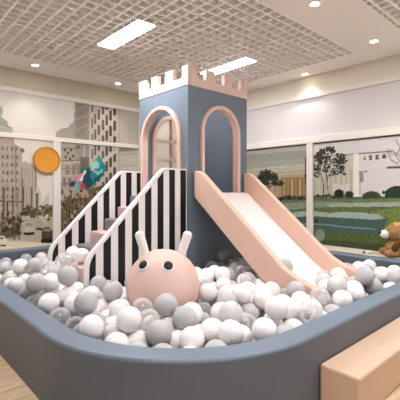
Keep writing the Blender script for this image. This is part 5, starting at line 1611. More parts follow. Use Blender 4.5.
for s in (-1, 1):
    bpart('ear', (.01, s*.12, .46), (.035, .055, .05), M['fur2'], hd, u=20, v=12)
    bpart('eye', (.163, s*.065, .405), (.014, .014, .016), M['black'], hd, u=12, v=8)
    bpart('arm', (.10, s*.15, .17), (.05, .045, .10), M['furd'], bear, Matrix.Rotation(-.5, 4, 'Y'))
    bpart('leg', (.15, s*.12, .062), (.11, .062, .06), M['fur'], bear)
bpart('crown_fur', (.02, 0, .43), (.12, .12, .085), M['fur2'], hd)

# small toy lying on the ledge
M['toyw'] = mat('white_toy_plastic', (226, 224, 222), .4); M['toyd'] = mat('dark_toy_plastic', (60, 58, 60), .4)
toy = thing('small_toy', 'tiny white and dark toy lying on the ledge beside the teddy bear', 'toy', (5.93, 2.56, .5))
bm = bmesh.new(); ball(bm, (0, 0, .026), .026, 16, 10, (1.3, 1.0, 1.0)); obj('body', bm, M['toyw'], toy, smooth=True, ang=180)
bm = bmesh.new(); ball(bm, (-.045, .055, .018), .018, 14, 8, (1.5, 1, 1)); obj('tail_end', bm, M['toyd'], toy, smooth=True, ang=180)
bm = bmesh.new(); ball(bm, (.035, -.045, .016), .016, 14, 8, (1.3, 1, 1)); obj('head', bm, M['toyw'], toy, smooth=True, ang=180)

# ------------------------------------------------------------------ foam step beside the pool
fs = obj('foam_step', B(2.385, 4.9, 1.085, 1.372, 0, .285), mat('peach_pink_vinyl', (216, 182, 154), .5, .35, noise=.02, nscale=3), bevel=.018)
fs.data.transform(Matrix.Translation((-3.64, -1.23, 0))); fs.location = (3.64, 1.23, 0)
tag(fs, 'long pale pink foam step on the floor against the outside of the pool', 'foam step')

# ------------------------------------------------------------------ decorations on the street picture
disc = thing('round_wall_sign', 'round plain orange disc fixed on the wall across the white post', 'wall decoration', (2.59, YW-.075, 2.056))
bm = lathe([(0, -.018), (.225, -.018), (.225, .0), (0, .0)], seg=56); bm.transform(Matrix.Rotation(-PI/2, 4, 'X') @ Matrix.Rotation(PI, 4, 'Y')); obj('face', bm, M['orange'], disc)
bm = lathe([(.222, -.02), (.243, -.016), (.243, .018), (.222, .018), (.222, -.02)], seg=56); bm.transform(Matrix.Rotation(-PI/2, 4, 'X') @ Matrix.Rotation(PI, 4, 'Y')); obj('rim', bm, M['orangerim'], disc, smooth=True)
st = thing('wall_sticker', 'teal, pink and red cut-out sticker on the street mural above the stairs', 'sticker', (3.47, YW-.017, 1.7))
for nm, rgb, pts in (
    ('teal_piece', (22, 128, 136), [(3.339, 1.818), (3.381, 1.861), (3.397, 1.899), (3.416, 1.942), (3.494, 1.977), (3.485, 1.95), (3.492, 1.896), (3.517, 1.878), (3.57, 1.853), (3.604, 1.864), (3.611, 1.923), (3.644, 1.964), (3.656, 2.0), (3.673, 2.035), (3.709, 2.067), (3.734, 2.116), (3.778, 2.055), (3.8, 2.016), (3.84, 1.944), (3.812, 1.903), (3.773, 1.867), (3.749, 1.823), (3.734, 1.778), (3.706, 1.744), (3.68, 1.696), (3.606, 1.672), (3.59, 1.623), (3.548, 1.594), (3.477, 1.557), (3.444, 1.557), (3.37, 1.545), (3.365, 1.583), (3.308, 1.646), (3.313, 1.696), (3.339, 1.738), (3.337, 1.776)]),
    ('dark_teal_piece', (20, 66, 74), [(3.31, 1.772), (3.329, 1.815), (3.35, 1.862), (3.374, 1.907), (3.418, 1.934), (3.441, 1.952), (3.459, 1.916), (3.501, 1.86), (3.471, 1.809), (3.467, 1.789), (3.476, 1.747), (3.505, 1.715), (3.543, 1.66), (3.515, 1.609), (3.486, 1.562), (3.45, 1.531), (3.385, 1.49), (3.331, 1.55), (3.31, 1.571), (3.298, 1.628), (3.319, 1.647), (3.31, 1.686), (3.33, 1.736)]),
    ('pale_teal_piece', (150, 208, 200), [(3.487, 1.996), (3.497, 2.013), (3.525, 2.062), (3.57, 2.081), (3.624, 2.12), (3.644, 2.057), (3.675, 2.022), (3.668, 1.962), (3.647, 1.937), (3.612, 1.948), (3.54, 1.953), (3.51, 1.918), (3.491, 1.949)]),
    ('teal_tip', (26, 150, 152), [(3.579, 2.122), (3.606, 2.132), (3.658, 2.173), (3.694, 2.156), (3.722, 2.153), (3.74, 2.088), (3.785, 2.047), (3.729, 2.023), (3.71, 1.988), (3.682, 2.031), (3.652, 2.094), (3.629, 2.093)]),
    ('green_piece', (46, 98, 74), [(3.264, 1.93), (3.286, 1.965), (3.294, 2.012), (3.352, 1.949), (3.327, 1.9), (3.33, 1.857), (3.26, 1.84), (3.259, 1.883)]),
    ('pink_piece', (214, 134, 150), [(3.142, 1.712), (3.199, 1.746), (3.222, 1.799), (3.274, 1.815), (3.318, 1.829), (3.297, 1.781), (3.285, 1.735), (3.266, 1.716), (3.242, 1.678), (3.177, 1.665)]),
    ('white_piece', (230, 214, 214), [(3.229, 1.691), (3.251, 1.709), (3.269, 1.76), (3.31, 1.784), (3.318, 1.814), (3.335, 1.858), (3.352, 1.901), (3.392, 1.869), (3.376, 1.847), (3.35, 1.811), (3.319, 1.769), (3.322, 1.723), (3.301, 1.683), (3.271, 1.668)]),
    ('red_piece', (186, 56, 66), [(3.255, 1.605), (3.311, 1.642), (3.355, 1.6), (3.377, 1.551), (3.397, 1.501), (3.317, 1.513), (3.288, 1.513), (3.273, 1.548)]),
    ('blue_piece', (52, 52, 104), [(3.068, 1.648), (3.12, 1.686), (3.132, 1.65), (3.143, 1.605), (3.083, 1.581), (3.056, 1.54), (3.037, 1.593)]),
    ('teal_swirl', (120, 196, 190), [(3.587, 1.874), (3.627, 1.887), (3.665, 1.879), (3.684, 1.902), (3.74, 1.943), (3.749, 1.898), (3.717, 1.85), (3.669, 1.801), (3.618, 1.809), (3.59, 1.838)]),
    ('dark_swirl', (16, 84, 92), [(3.568, 1.738), (3.588, 1.767), (3.647, 1.775), (3.673, 1.827), (3.723, 1.863), (3.747, 1.832), (3.708, 1.797), (3.68, 1.738), (3.648, 1.699), (3.59, 1.672), (3.57, 1.649), (3.556, 1.695)]),
    ('aqua_piece', (64, 168, 170), [(3.108, 1.547), (3.174, 1.593), (3.203, 1.62), (3.258, 1.552), (3.236, 1.513), (3.204, 1.502), (3.162, 1.489), (3.129, 1.512)]),
    ('rose_piece', (206, 150, 156), [(3.083, 1.471), (3.107, 1.494), (3.13, 1.534), (3.146, 1.579), (3.187, 1.649), (3.187, 1.598), (3.158, 1.543), (3.137, 1.499)]),
    ):
    k = .001*(1+len(st.children)); o = loc(obj(nm, prism(pts, 'y', YW-.0165-k, YW-.0165), mat(nm, rgb, .45, .4, noise=.12, nscale=22), st), st)


# ------------------------------------------------------------------ the balls
R = .0925
me0 = bpy.data.meshes.new('ball_shell'); bm = bmesh.new(); ball(bm, (0, 0, 0), R, 32, 20); bm.to_mesh(me0); bm.free()
for p in me0.polygons: p.use_smooth = True
SHELL = {}
for k in 'wgldc':
    SHELL[k] = me0.copy(); SHELL[k].materials.append(M['ball_'+k])
KIND = {'w': 'white', 'g': 'grey', 'l': 'pale grey', 'd': 'dark grey', 'c': 'clear'}
BALLS = [
(1480, 2395, 545, 'w', 'leftmost white ball in the middle rows before the rabbit pouf', 'balls in the ball pit'),
(1526, 2349, 372, 'w', 'second white ball from the left in the middle rows before the rabbit pouf', 'balls in the ball pit'),
(1779, 2528, 384, 'w', 'third white ball from the left in the middle rows before the rabbit pouf', 'balls in the ball pit'),
(1812, 2415, 212, 'w', 'fourth white ball from the left in the middle rows before the rabbit pouf', 'balls in the ball pit'),
(1806, 2348, 403, 'w', 'fifth white ball from the left in the middle rows before the rabbit pouf', 'balls in the ball pit'),
(1770, 2173, 358, 'w', 'sixth white ball from the left in the middle rows before the rabbit pouf', 'balls in the ball pit'),
(3208, 3778, 390, 'w', 'seventh white ball from the left in the middle rows before the rabbit pouf', 'balls in the ball pit'),
(2014, 2304, 490, 'w', 'fifth white ball from the right in the middle rows before the rabbit pouf', 'balls in the ball pit'),
(1755, 2007, 435, 'w', 'fourth white ball from the right in the middle rows before the rabbit pouf', 'balls in the ball pit'),
(2815, 3118, 490, 'w', 'third white ball from the right in the middle rows before the rabbit pouf', 'balls in the ball pit'),
(1952, 2146, 365, 'w', 'second white ball from the right in the middle rows before the rabbit pouf', 'balls in the ball pit'),
(2915, 3197, 212, 'w', 'rightmost white ball in the middle rows before the rabbit pouf', 'balls in the ball pit'),
(1942, 1806, 490, 'w', 'leftmost white ball touching the rim between rabbit pouf and slide foot', 'balls in the ball pit'),
(2158, 1674, 490, 'w', 'rightmost white ball touching the rim between rabbit pouf and slide foot', 'balls in the ball pit'),
(1624, 2220, 459, 'g', 'leftmost grey ball in the middle rows before the rabbit pouf', 'balls in the ball pit'),
(1829, 2409, 577, 'g', 'middle one of three grey balls in the middle rows before the rabbit pouf', 'balls in the ball pit'),
(1859, 2210, 516, 'g', 'rightmost grey ball in the middle rows before the rabbit pouf', 'balls in the ball pit'),
(1268, 2569, 490, 'w', 'leftmost white ball touching the curved rim, before the rabbit pouf', 'balls in the ball pit'),
(1344, 2340, 406, 'w', 'rightmost white ball touching the curved rim, before the rabbit pouf', 'balls in the ball pit'),
(1319, 2761, 622, 'g', 'only grey ball touching the curved rim, before the rabbit pouf', 'balls in the ball pit'),
(2487, 1813, 552, 'w', 'leftmost white ball touching the rim near the slide foot and foam step', 'balls in the ball pit'),
(2586, 1717, 372, 'w', 'second white ball from the left touching the rim near the slide foot and foam step', 'balls in the ball pit'),
(3027, 1813, 422, 'w', 'third white ball from the left touching the rim near the slide foot and foam step', 'balls in the ball pit'),
(3304, 1668, 484, 'w', 'fourth white ball from the left touching the rim near the slide foot and foam step', 'balls in the ball pit'),
(3719, 1753, 490, 'w', 'fifth white ball from the left touching the rim near the slide foot and foam step', 'balls in the ball pit'),
(3559, 1668, 490, 'w', 'third white ball from the right touching the rim near the slide foot and foam step', 'balls in the ball pit'),
(4188, 1807, 448, 'w', 'second white ball from the right touching the rim near the slide foot and foam step', 'balls in the ball pit'),
(4437, 1668, 369, 'w', 'rightmost white ball touching the rim near the slide foot and foam step', 'balls in the ball pit'),
(2753, 1779, 328, 'c', 'leftmost clear ball touching the rim near the slide foot and foam step', 'balls in the ball pit'),
(2768, 1668, 472, 'c', 'rightmost clear ball touching the rim near the slide foot and foam step', 'balls in the ball pit'),
(2118, 1965, 553, 'l', 'leftmost pale grey ball in the open middle of the pit, front half', 'balls in the ball pit'),
(2739, 2272, 212, 'l', 'rightmost pale grey ball in the open middle of the pit, front half', 'balls in the ball pit'),
(1937, 1987, 458, 'w', 'leftmost white ball in the open middle of the pit, front half', 'balls in the ball pit'),
(2694, 2687, 381, 'w', 'second white ball from the left in the open middle of the pit, front half', 'balls in the ball pit'),
(2298, 2248, 446, 'w', 'third white ball from the left in the open middle of the pit, front half', 'balls in the ball pit'),
(2734, 2591, 212, 'w', 'fourth white ball from the left in the open middle of the pit, front half', 'balls in the ball pit'),
(2586, 2392, 377, 'w', 'fifth white ball from the left in the open middle of the pit, front half', 'balls in the ball pit'),
(2554, 2301, 212, 'w', 'sixth white ball from the left in the open middle of the pit, front half', 'balls in the ball pit'),
(2098, 1854, 406, 'w', 'seventh white ball from the left in the open middle of the pit, front half', 'balls in the ball pit'),
(2828, 2430, 212, 'w', 'fifth white ball from the right in the open middle of the pit, front half', 'balls in the ball pit'),
(2362, 1992, 212, 'w', 'fourth white ball from the right in the open middle of the pit, front half', 'balls in the ball pit'),
(2789, 2325, 396, 'w', 'third white ball from the right in the open middle of the pit, front half', 'balls in the ball pit'),
(3109, 2584, 212, 'w', 'second white ball from the right in the open middle of the pit, front half', 'balls in the ball pit'),
(2237, 1855, 212, 'w', 'rightmost white ball in the open middle of the pit, front half', 'balls in the ball pit'),
(1262, 3371, 490, 'w', 'only white ball touching the rim short of the stairs', 'balls in the ball pit'),
(1656, 2397, 490, 'c', 'only clear ball in the middle rows before the rabbit pouf', 'balls in the ball pit'),
(1450, 3412, 699, 'g', 'only grey ball in the bend of the pool near the stairs', 'balls in the ball pit'),
(2413, 1849, 387, 'c', 'leftmost clear ball beside the lower side rail of the slide', 'balls in the ball pit'),
(3268, 2285, 383, 'c', 'second clear ball from the left beside the lower side rail of the slide', 'balls in the ball pit'),
(3088, 1821, 212, 'c', 'third clear ball from the left beside the lower side rail of the slide', 'balls in the ball pit'),
(3198, 1833, 490, 'c', 'rightmost clear ball beside the lower side rail of the slide', 'balls in the ball pit'),
(1277, 3749, 600, 'g', 'only grey ball touching the rim short of the stairs', 'balls in the ball pit'),
(1753, 3123, 554, 'g', 'leftmost grey ball leaning against the front of the rabbit pouf', 'balls in the ball pit'),
(1856, 3130, 349, 'g', 'middle one of three grey balls leaning against the front of the rabbit pouf', 'balls in the ball pit'),
(2227, 2509, 359, 'g', 'rightmost grey ball leaning against the front of the rabbit pouf', 'balls in the ball pit'),
(2993, 3159, 502, 'w', 'leftmost white ball in the open middle of the pit, back half', 'balls in the ball pit'),
(2936, 3014, 379, 'w', 'second white ball from the left in the open middle of the pit, back half', 'balls in the ball pit'),
(3226, 3263, 490, 'w', 'third white ball from the left in the open middle of the pit, back half', 'balls in the ball pit'),
(3119, 3025, 520, 'w', 'fourth white ball from the left in the open middle of the pit, back half', 'balls in the ball pit'),
(2955, 2847, 457, 'w', 'fifth white ball from the left in the open middle of the pit, back half', 'balls in the ball pit'),
(2667, 2528, 474, 'w', 'sixth white ball from the left in the open middle of the pit, back half', 'balls in the ball pit'),
(3182, 2959, 365, 'w', 'seventh white ball from the left in the open middle of the pit, back half', 'balls in the ball pit'),
(4042, 3758, 388, 'w', 'eighth white ball from the left in the open middle of the pit, back half', 'balls in the ball pit'),
(3457, 3158, 352, 'w', 'ninth white ball from the left in the open middle of the pit, back half', 'balls in the ball pit'),
(3104, 2794, 361, 'w', 'tenth white ball from the left in the open middle of the pit, back half', 'balls in the ball pit'),
(3834, 3443, 367, 'w', 'eleventh white ball from the left in the open middle of the pit, back half', 'balls in the ball pit'),
(2635, 2308, 534, 'w', 'tenth white ball from the right in the open middle of the pit, back half', 'balls in the ball pit'),
(3318, 2865, 440, 'w', 'ninth white ball from the right in the open middle of the pit, back half', 'balls in the ball pit'),
(2884, 2452, 490, 'w', 'eighth white ball from the right in the open middle of the pit, back half', 'balls in the ball pit'),
(3921, 3282, 370, 'w', 'seventh white ball from the right in the open middle of the pit, back half', 'balls in the ball pit'),
(4303, 3591, 389, 'w', 'sixth white ball from the right in the open middle of the pit, back half', 'balls in the ball pit'),
(3045, 2532, 414, 'w', 'fifth white ball from the right in the open middle of the pit, back half', 'balls in the ball pit'),
(4294, 3420, 456, 'w', 'fourth white ball from the right in the open middle of the pit, back half', 'balls in the ball pit'),
(3403, 2708, 393, 'w', 'third white ball from the right in the open middle of the pit, back half', 'balls in the ball pit'),
(4192, 3318, 342, 'w', 'second white ball from the right in the open middle of the pit, back half', 'balls in the ball pit'),
(3268, 2583, 393, 'w', 'rightmost white ball in the open middle of the pit, back half', 'balls in the ball pit'),
(1262, 3732, 405, 'c', 'leftmost clear ball touching the rim short of the stairs', 'balls in the ball pit'),
(1262, 3140, 412, 'c', 'rightmost clear ball touching the rim short of the stairs', 'balls in the ball pit'),
(1736, 3006, 413, 'w', 'leftmost white ball leaning against the front of the rabbit pouf', 'balls in the ball pit'),
(1770, 2829, 381, 'w', 'second white ball from the left leaning against the front of the rabbit pouf', 'balls in the ball pit'),
(1952, 3056, 212, 'w', 'third white ball from the left leaning against the front of the rabbit pouf', 'balls in the ball pit'),
(1866, 2678, 329, 'w', 'fourth white ball from the left leaning against the front of the rabbit pouf', 'balls in the ball pit'),
(1934, 2527, 483, 'w', 'third white ball from the right leaning against the front of the rabbit pouf', 'balls in the ball pit'),
(2045, 2540, 337, 'w', 'second white ball from the right leaning against the front of the rabbit pouf', 'balls in the ball pit'),
(2549, 2670, 490, 'w', 'rightmost white ball leaning against the front of the rabbit pouf', 'balls in the ball pit'),
(2409, 1668, 380, 'g', 'leftmost grey ball touching the rim near the slide foot and foam step', 'balls in the ball pit'),
(3132, 1668, 388, 'g', 'second grey ball from the left touching the rim near the slide foot and foam step', 'balls in the ball pit'),
(3844, 1698, 615, 'g', 'third grey ball from the left touching the rim near the slide foot and foam step', 'balls in the ball pit'),
(3978, 1668, 490, 'g', 'rightmost grey ball touching the rim near the slide foot and foam step', 'balls in the ball pit'),
(1906, 3238, 212, 'c', 'leftmost clear ball leaning against the front of the rabbit pouf', 'balls in the ball pit'),
(1759, 2765, 212, 'c', 'second clear ball from the left leaning against the front of the rabbit pouf', 'balls in the ball pit'),
(1785, 2679, 490, 'c', 'third clear ball from the left leaning against the front of the rabbit pouf', 'balls in the ball pit'),
(2406, 2590, 350, 'c', 'rightmost clear ball leaning against the front of the rabbit pouf', 'balls in the ball pit'),
(2924, 1668, 375, 'l', 'leftmost pale grey ball touching the rim near the slide foot and foam step', 'balls in the ball pit'),
(3448, 1796, 575, 'l', 'rightmost pale grey ball touching the rim near the slide foot and foam step', 'balls in the ball pit'),
(2770, 2169, 493, 'w', 'leftmost white ball beside the lower side rail of the slide', 'balls in the ball pit'),
(2685, 2098, 212, 'w', 'second white ball from the left beside the lower side rail of the slide', 'balls in the ball pit'),
(4044, 3147, 365, 'w', 'third white ball from the left beside the lower side rail of the slide', 'balls in the ball pit'),
(3842, 2943, 411, 'w', 'fourth white ball from the left beside the lower side rail of the slide', 'balls in the ball pit'),
(3115, 2331, 472, 'w', 'fifth white ball from the left beside the lower side rail of the slide', 'balls in the ball pit'),
(2990, 2234, 371, 'w', 'sixth white ball from the left beside the lower side rail of the slide', 'balls in the ball pit'),
(2584, 1918, 378, 'w', 'seventh white ball from the left beside the lower side rail of the slide', 'balls in the ball pit'),
(3268, 2410, 212, 'w', 'eighth white ball from the left beside the lower side rail of the slide', 'balls in the ball pit'),
(2740, 2011, 364, 'w', 'ninth white ball from the left beside the lower side rail of the slide', 'balls in the ball pit'),
(2939, 2070, 430, 'w', 'seventh white ball from the right beside the lower side rail of the slide', 'balls in the ball pit'),
(2699, 1834, 490, 'w', 'sixth white ball from the right beside the lower side rail of the slide', 'balls in the ball pit'),
(2861, 1892, 426, 'w', 'fifth white ball from the right beside the lower side rail of the slide', 'balls in the ball pit'),
(2986, 1947, 304, 'w', 'fourth white ball from the right beside the lower side rail of the slide', 'balls in the ball pit'),
(3100, 1982, 446, 'w', 'third white ball from the right beside the lower side rail of the slide', 'balls in the ball pit'),
(3268, 1999, 374, 'w', 'second white ball from the right beside the lower side rail of the slide', 'balls in the ball pit'),
(3281, 1898, 212, 'w', 'rightmost white ball beside the lower side rail of the slide', 'balls in the ball pit'),
(1530, 4373, 365, 'c', 'leftmost clear ball in front of the lowest stair', 'balls in the ball pit'),
(1621, 4368, 595, 'c', 'second clear ball from the left in front of the lowest stair', 'balls in the ball pit'),
(1586, 4107, 212, 'c', 'third clear ball from the left in front of the lowest stair', 'balls in the ball pit'),
(1758, 4270, 674, 'c', 'fourth clear ball from the left in front of the lowest stair', 'balls in the ball pit'),
(1590, 3836, 372, 'c', 'second clear ball from the right in front of the lowest stair', 'balls in the ball pit'),
(1710, 4001, 705, 'c', 'rightmost clear ball in front of the lowest stair', 'balls in the ball pit'),
(1445, 3384, 516, 'w', 'leftmost white ball in the second row behind the curved rim', 'balls in the ball pit'),
(1420, 3192, 490, 'w', 'second white ball from the left in the second row behind the curved rim', 'balls in the ball pit'),
(1515, 3294, 371, 'w', 'third white ball from the left in the second row behind the curved rim', 'balls in the ball pit'),
(1460, 2995, 490, 'w', 'fourth white ball from the left in the second row behind the curved rim', 'balls in the ball pit'),
(1582, 2914, 378, 'w', 'third white ball from the right in the second row behind the curved rim', 'balls in the ball pit'),
(1509, 2668, 401, 'w', 'second white ball from the right in the second row behind the curved rim', 'balls in the ball pit'),
(1630, 2776, 490, 'w', 'rightmost white ball in the second row behind the curved rim', 'balls in the ball pit'),
(1345, 4773, 371, 'w', 'leftmost white ball along the rim short of the stairs', 'balls in the ball pit'),
(1419, 4905, 212, 'w', 'second white ball from the left along the rim short of the stairs', 'balls in the ball pit'),
(1425, 4551, 212, 'w', 'third white ball from the left along the rim short of the stairs', 'balls in the ball pit'),
(1288, 4058, 396, 'w', 'second white ball from the right along the rim short of the stairs', 'balls in the ball pit'),
(1468, 3880, 552, 'w', 'rightmost white ball along the rim short of the stairs', 'balls in the ball pit'),
(2012, 2062, 212, 'g', 'leftmost grey ball in the open middle of the pit, front half', 'balls in the ball pit'),
(2833, 2745, 212, 'g', 'second grey ball from the left in the open middle of the pit, front half', 'balls in the ball pit'),
(2460, 2327, 490, 'g', 'third grey ball from the left in the open middle of the pit, front half', 'balls in the ball pit'),
(2615, 2205, 381, 'g', 'rightmost grey ball in the open middle of the pit, front half', 'balls in the ball pit'),
(2998, 2112, 212, 'g', 'leftmost grey ball beside the lower side rail of the slide', 'balls in the ball pit'),
(3268, 2140, 490, 'g', 'rightmost grey ball beside the lower side rail of the slide', 'balls in the ball pit'),
(2152, 2335, 374, 'c', 'leftmost clear ball in the open middle of the pit, front half', 'balls in the ball pit'),
(2099, 2036, 383, 'c', 'second clear ball from the left in the open middle of the pit, front half', 'balls in the ball pit'),
(2351, 2085, 377, 'c', 'third clear ball from the left in the open middle of the pit, front half', 'balls in the ball pit'),
(2259, 1938, 437, 'c', 'rightmost clear ball in the open middle of the pit, front half', 'balls in the ball pit'),
(1421, 2508, 411, 'l', 'only pale grey ball touching the curved rim, before the rabbit pouf', 'balls in the ball pit'),
(1343, 4591, 401, 'l', 'only pale grey ball along the rim short of the stairs', 'balls in the ball pit'),
(1262, 5699, 345, 'w', 'leftmost white ball in the far strip behind the stairs', 'balls in the ball pit'),
(1488, 6424, 345, 'w', 'second white ball from the left in the far strip behind the stairs', 'balls in the ball pit'),
(1393, 5827, 344, 'w', 'third white ball from the left in the far strip behind the stairs', 'balls in the ball pit'),
(1391, 5569, 345, 'w', 'fourth white ball from the left in the far strip behind the stairs', 'balls in the ball pit'),
(1442, 5133, 387, 'w', 'fifth white ball from the left in the far strip behind the stairs', 'balls in the ball pit'),
(1668, 5875, 310, 'w', 'sixth white ball from the left in the far strip behind the stairs', 'balls in the ball pit'),
(1847, 6432, 212, 'w', 'seventh white ball from the left in the far strip behind the stairs', 'balls in the ball pit'),
(1672, 5597, 345, 'w', 'eighth white ball from the left in the far strip behind the stairs', 'balls in the ball pit'),
(1536, 5067, 532, 'w', 'ninth white ball from the left in the far strip behind the stairs', 'balls in the ball pit'),
(1636, 5085, 377, 'w', 'tenth white ball from the left in the far strip behind the stairs', 'balls in the ball pit'),
(1779, 5405, 345, 'w', 'eighth white ball from the right in the far strip behind the stairs', 'balls in the ball pit'),
(2128, 6281, 314, 'w', 'seventh white ball from the right in the far strip behind the stairs', 'balls in the ball pit'),
(1733, 5071, 212, 'w', 'sixth white ball from the right in the far strip behind the stairs', 'balls in the ball pit'),
(2323, 6568, 345, 'w', 'fifth white ball from the right in the far strip behind the stairs', 'balls in the ball pit'),
(2262, 6205, 212, 'w', 'fourth white ball from the right in the far strip behind the stairs', 'balls in the ball pit'),
(2035, 5424, 345, 'w', 'third white ball from the right in the far strip behind the stairs', 'balls in the ball pit'),
(2287, 5922, 345, 'w', 'second white ball from the right in the far strip behind the stairs', 'balls in the ball pit'),
(2412, 6165, 343, 'w', 'rightmost white ball in the far strip behind the stairs', 'balls in the ball pit'),
(3519, 3647, 366, 'c', 'leftmost clear ball in the open middle of the pit, back half', 'balls in the ball pit'),
(3656, 3758, 415, 'c', 'second clear ball from the left in the open middle of the pit, back half', 'balls in the ball pit'),
(2797, 2838, 367, 'c', 'third clear ball from the left in the open middle of the pit, back half', 'balls in the ball pit'),
(3152, 3139, 374, 'c', 'fourth clear ball from the left in the open middle of the pit, back half', 'balls in the ball pit'),
(3746, 3603, 360, 'c', 'fifth clear ball from the left in the open middle of the pit, back half', 'balls in the ball pit'),
(3926, 3596, 406, 'c', 'sixth clear ball from the left in the open middle of the pit, back half', 'balls in the ball pit'),
(3360, 3007, 329, 'c', 'fourth clear ball from the right in the open middle of the pit, back half', 'balls in the ball pit'),
(3475, 3042, 490, 'c', 'third clear ball from the right in the open middle of the pit, back half', 'balls in the ball pit'),
(3214, 2725, 490, 'c', 'second clear ball from the right in the open middle of the pit, back half', 'balls in the ball pit'),
(3670, 2898, 370, 'c', 'rightmost clear ball in the open middle of the pit, back half', 'balls in the ball pit'),
(1915, 3711, 487, 'g', 'leftmost grey ball between the striped panel and the rabbit pouf', 'balls in the ball pit'),
(2064, 3778, 403, 'g', 'middle one of three grey balls between the striped panel and the rabbit pouf', 'balls in the ball pit'),
(2340, 3629, 362, 'g', 'rightmost grey ball between the striped panel and the rabbit pouf', 'balls in the ball pit'),
(4764, 2182, 490, 'w', 'leftmost white ball just past the foot of the slide', 'balls in the ball pit'),
(4852, 2115, 345, 'w', 'second white ball from the left just past the foot of the slide', 'balls in the ball pit'),
(4636, 1842, 490, 'w', 'third white ball from the left just past the foot of the slide', 'balls in the ball pit'),
(4738, 1716, 404, 'w', 'rightmost white ball just past the foot of the slide', 'balls in the ball pit'),
(1669, 4940, 549, 'g', 'leftmost grey ball in front of the lowest stair', 'balls in the ball pit'),
(1587, 4461, 212, 'g', 'middle one of three grey balls in front of the lowest stair', 'balls in the ball pit'),
(1588, 4068, 583, 'g', 'rightmost grey ball in front of the lowest stair', 'balls in the ball pit'),
(1329, 2976, 363, 'c', 'leftmost clear ball touching the curved rim, before the rabbit pouf', 'balls in the ball pit'),
(1276, 2721, 390, 'c', 'rightmost clear ball touching the curved rim, before the rabbit pouf', 'balls in the ball pit'),
(4816, 2347, 434, 'g', 'leftmost grey ball just past the foot of the slide', 'balls in the ball pit'),
(4577, 1668, 490, 'g', 'rightmost grey ball just past the foot of the slide', 'balls in the ball pit'),
(2020, 4600, 695, 'w', 'leftmost white ball lying on the lowest pink stair', 'balls in the ball pit'),
(2030, 4360, 695, 'w', 'rightmost white ball lying on the lowest pink stair', 'balls in the ball pit'),
(1262, 3898, 485, 'g', 'only grey ball along the rim short of the stairs', 'balls in the ball pit'),
(3848, 3712, 572, 'd', 'only dark grey ball lying on the white chute of the slide', 'balls in the ball pit'),
(1437, 6004, 345, 'g', 'leftmost grey ball in the far strip behind the stairs', 'balls in the ball pit'),
(1433, 5391, 465, 'g', 'second grey ball from the left in the far strip behind the stairs', 'balls in the ball pit'),
(1725, 6432, 345, 'g', 'third grey ball from the left in the far strip behind the stairs', 'balls in the ball pit'),
(1420, 5269, 212, 'g', 'fourth grey ball from the left in the far strip behind the stairs', 'balls in the ball pit'),
(1966, 6293, 212, 'g', 'third grey ball from the right in the far strip behind the stairs', 'balls in the ball pit'),
(2076, 6568, 345, 'g', 'second grey ball from the right in the far strip behind the stairs', 'balls in the ball pit'),
(2440, 6429, 345, 'g', 'rightmost grey ball in the far strip behind the stairs', 'balls in the ball pit'),
(1787, 1791, 395, 'g', 'only grey ball touching the rim between rabbit pouf and slide foot', 'balls in the ball pit'),
(1262, 5953, 345, 'c', 'leftmost clear ball in the far strip behind the stairs', 'balls in the ball pit'),
(1369, 4953, 405, 'c', 'second clear ball from the left in the far strip behind the stairs', 'balls in the ball pit'),
(1808, 6121, 345, 'c', 'third clear ball from the left in the far strip behind the stairs', 'balls in the ball pit'),
(1662, 5265, 345, 'c', 'fourth clear ball from the left in the far strip behind the stairs', 'balls in the ball pit'),
(2048, 6018, 345, 'c', 'second clear ball from the right in the far strip behind the stairs', 'balls in the ball pit'),
(1898, 5546, 345, 'c', 'rightmost clear ball in the far strip behind the stairs', 'balls in the ball pit'),
(3542, 2293, 471, 'w', 'leftmost white ball around the foot of the slide', 'balls in the ball pit'),
(3542, 1952, 500, 'w', 'second white ball from the left around the foot of the slide', 'balls in the ball pit'),
(4288, 2214, 471, 'w', 'third white ball from the left around the foot of the slide', 'balls in the ball pit'),
(3584, 1821, 380, 'w', 'fourth white ball from the left around the foot of the slide', 'balls in the ball pit'),
(4371, 1873, 387, 'w', 'second white ball from the right around the foot of the slide', 'balls in the ball pit'),
(4257, 1820, 258, 'w', 'rightmost white ball around the foot of the slide', 'balls in the ball pit'),
(1578, 3393, 212, 'w', 'leftmost white ball in the bend of the pool near the stairs', 'balls in the ball pit'),
(1772, 3651, 388, 'w', 'second white ball from the left in the bend of the pool near the stairs', 'balls in the ball pit'),
(1649, 3340, 490, 'w', 'third white ball from the left in the bend of the pool near the stairs', 'balls in the ball pit'),
(1751, 3469, 406, 'w', 'rightmost white ball in the bend of the pool near the stairs', 'balls in the ball pit'),
(1683, 3185, 395, 'w', 'leftmost white ball between the striped panel and the rabbit pouf', 'balls in the ball pit'),
(2011, 3611, 212, 'w', 'second white ball from the left between the striped panel and the rabbit pouf', 'balls in the ball pit'),
(1926, 3412, 480, 'w', 'third white ball from the left between the striped panel and the rabbit pouf', 'balls in the ball pit'),
(2131, 3615, 351, 'w', 'fourth white ball from the left between the striped panel and the rabbit pouf', 'balls in the ball pit'),
(2067, 3445, 366, 'w', 'second white ball from the right between the striped panel and the rabbit pouf', 'balls in the ball pit'),
(2445, 3778, 372, 'w', 'rightmost white ball between the striped panel and the rabbit pouf', 'balls in the ball pit'),
(3874, 2179, 471, 'l', 'leftmost pale grey ball around the foot of the slide', 'balls in the ball pit'),
(4126, 2102, 471, 'l', 'rightmost pale grey ball around the foot of the slide', 'balls in the ball pit'),
(1758, 4946, 387, 'w', 'leftmost white ball in front of the lowest stair', 'balls in the ball pit'),
(1758, 4892, 212, 'w', 'second white ball from the left in front of the lowest stair', 'balls in the ball pit'),
(1758, 4711, 212, 'w', 'third white ball from the left in front of the lowest stair', 'balls in the ball pit'),
(1758, 4589, 400, 'w', 'fourth white ball from the left in front of the lowest stair', 'balls in the ball pit'),
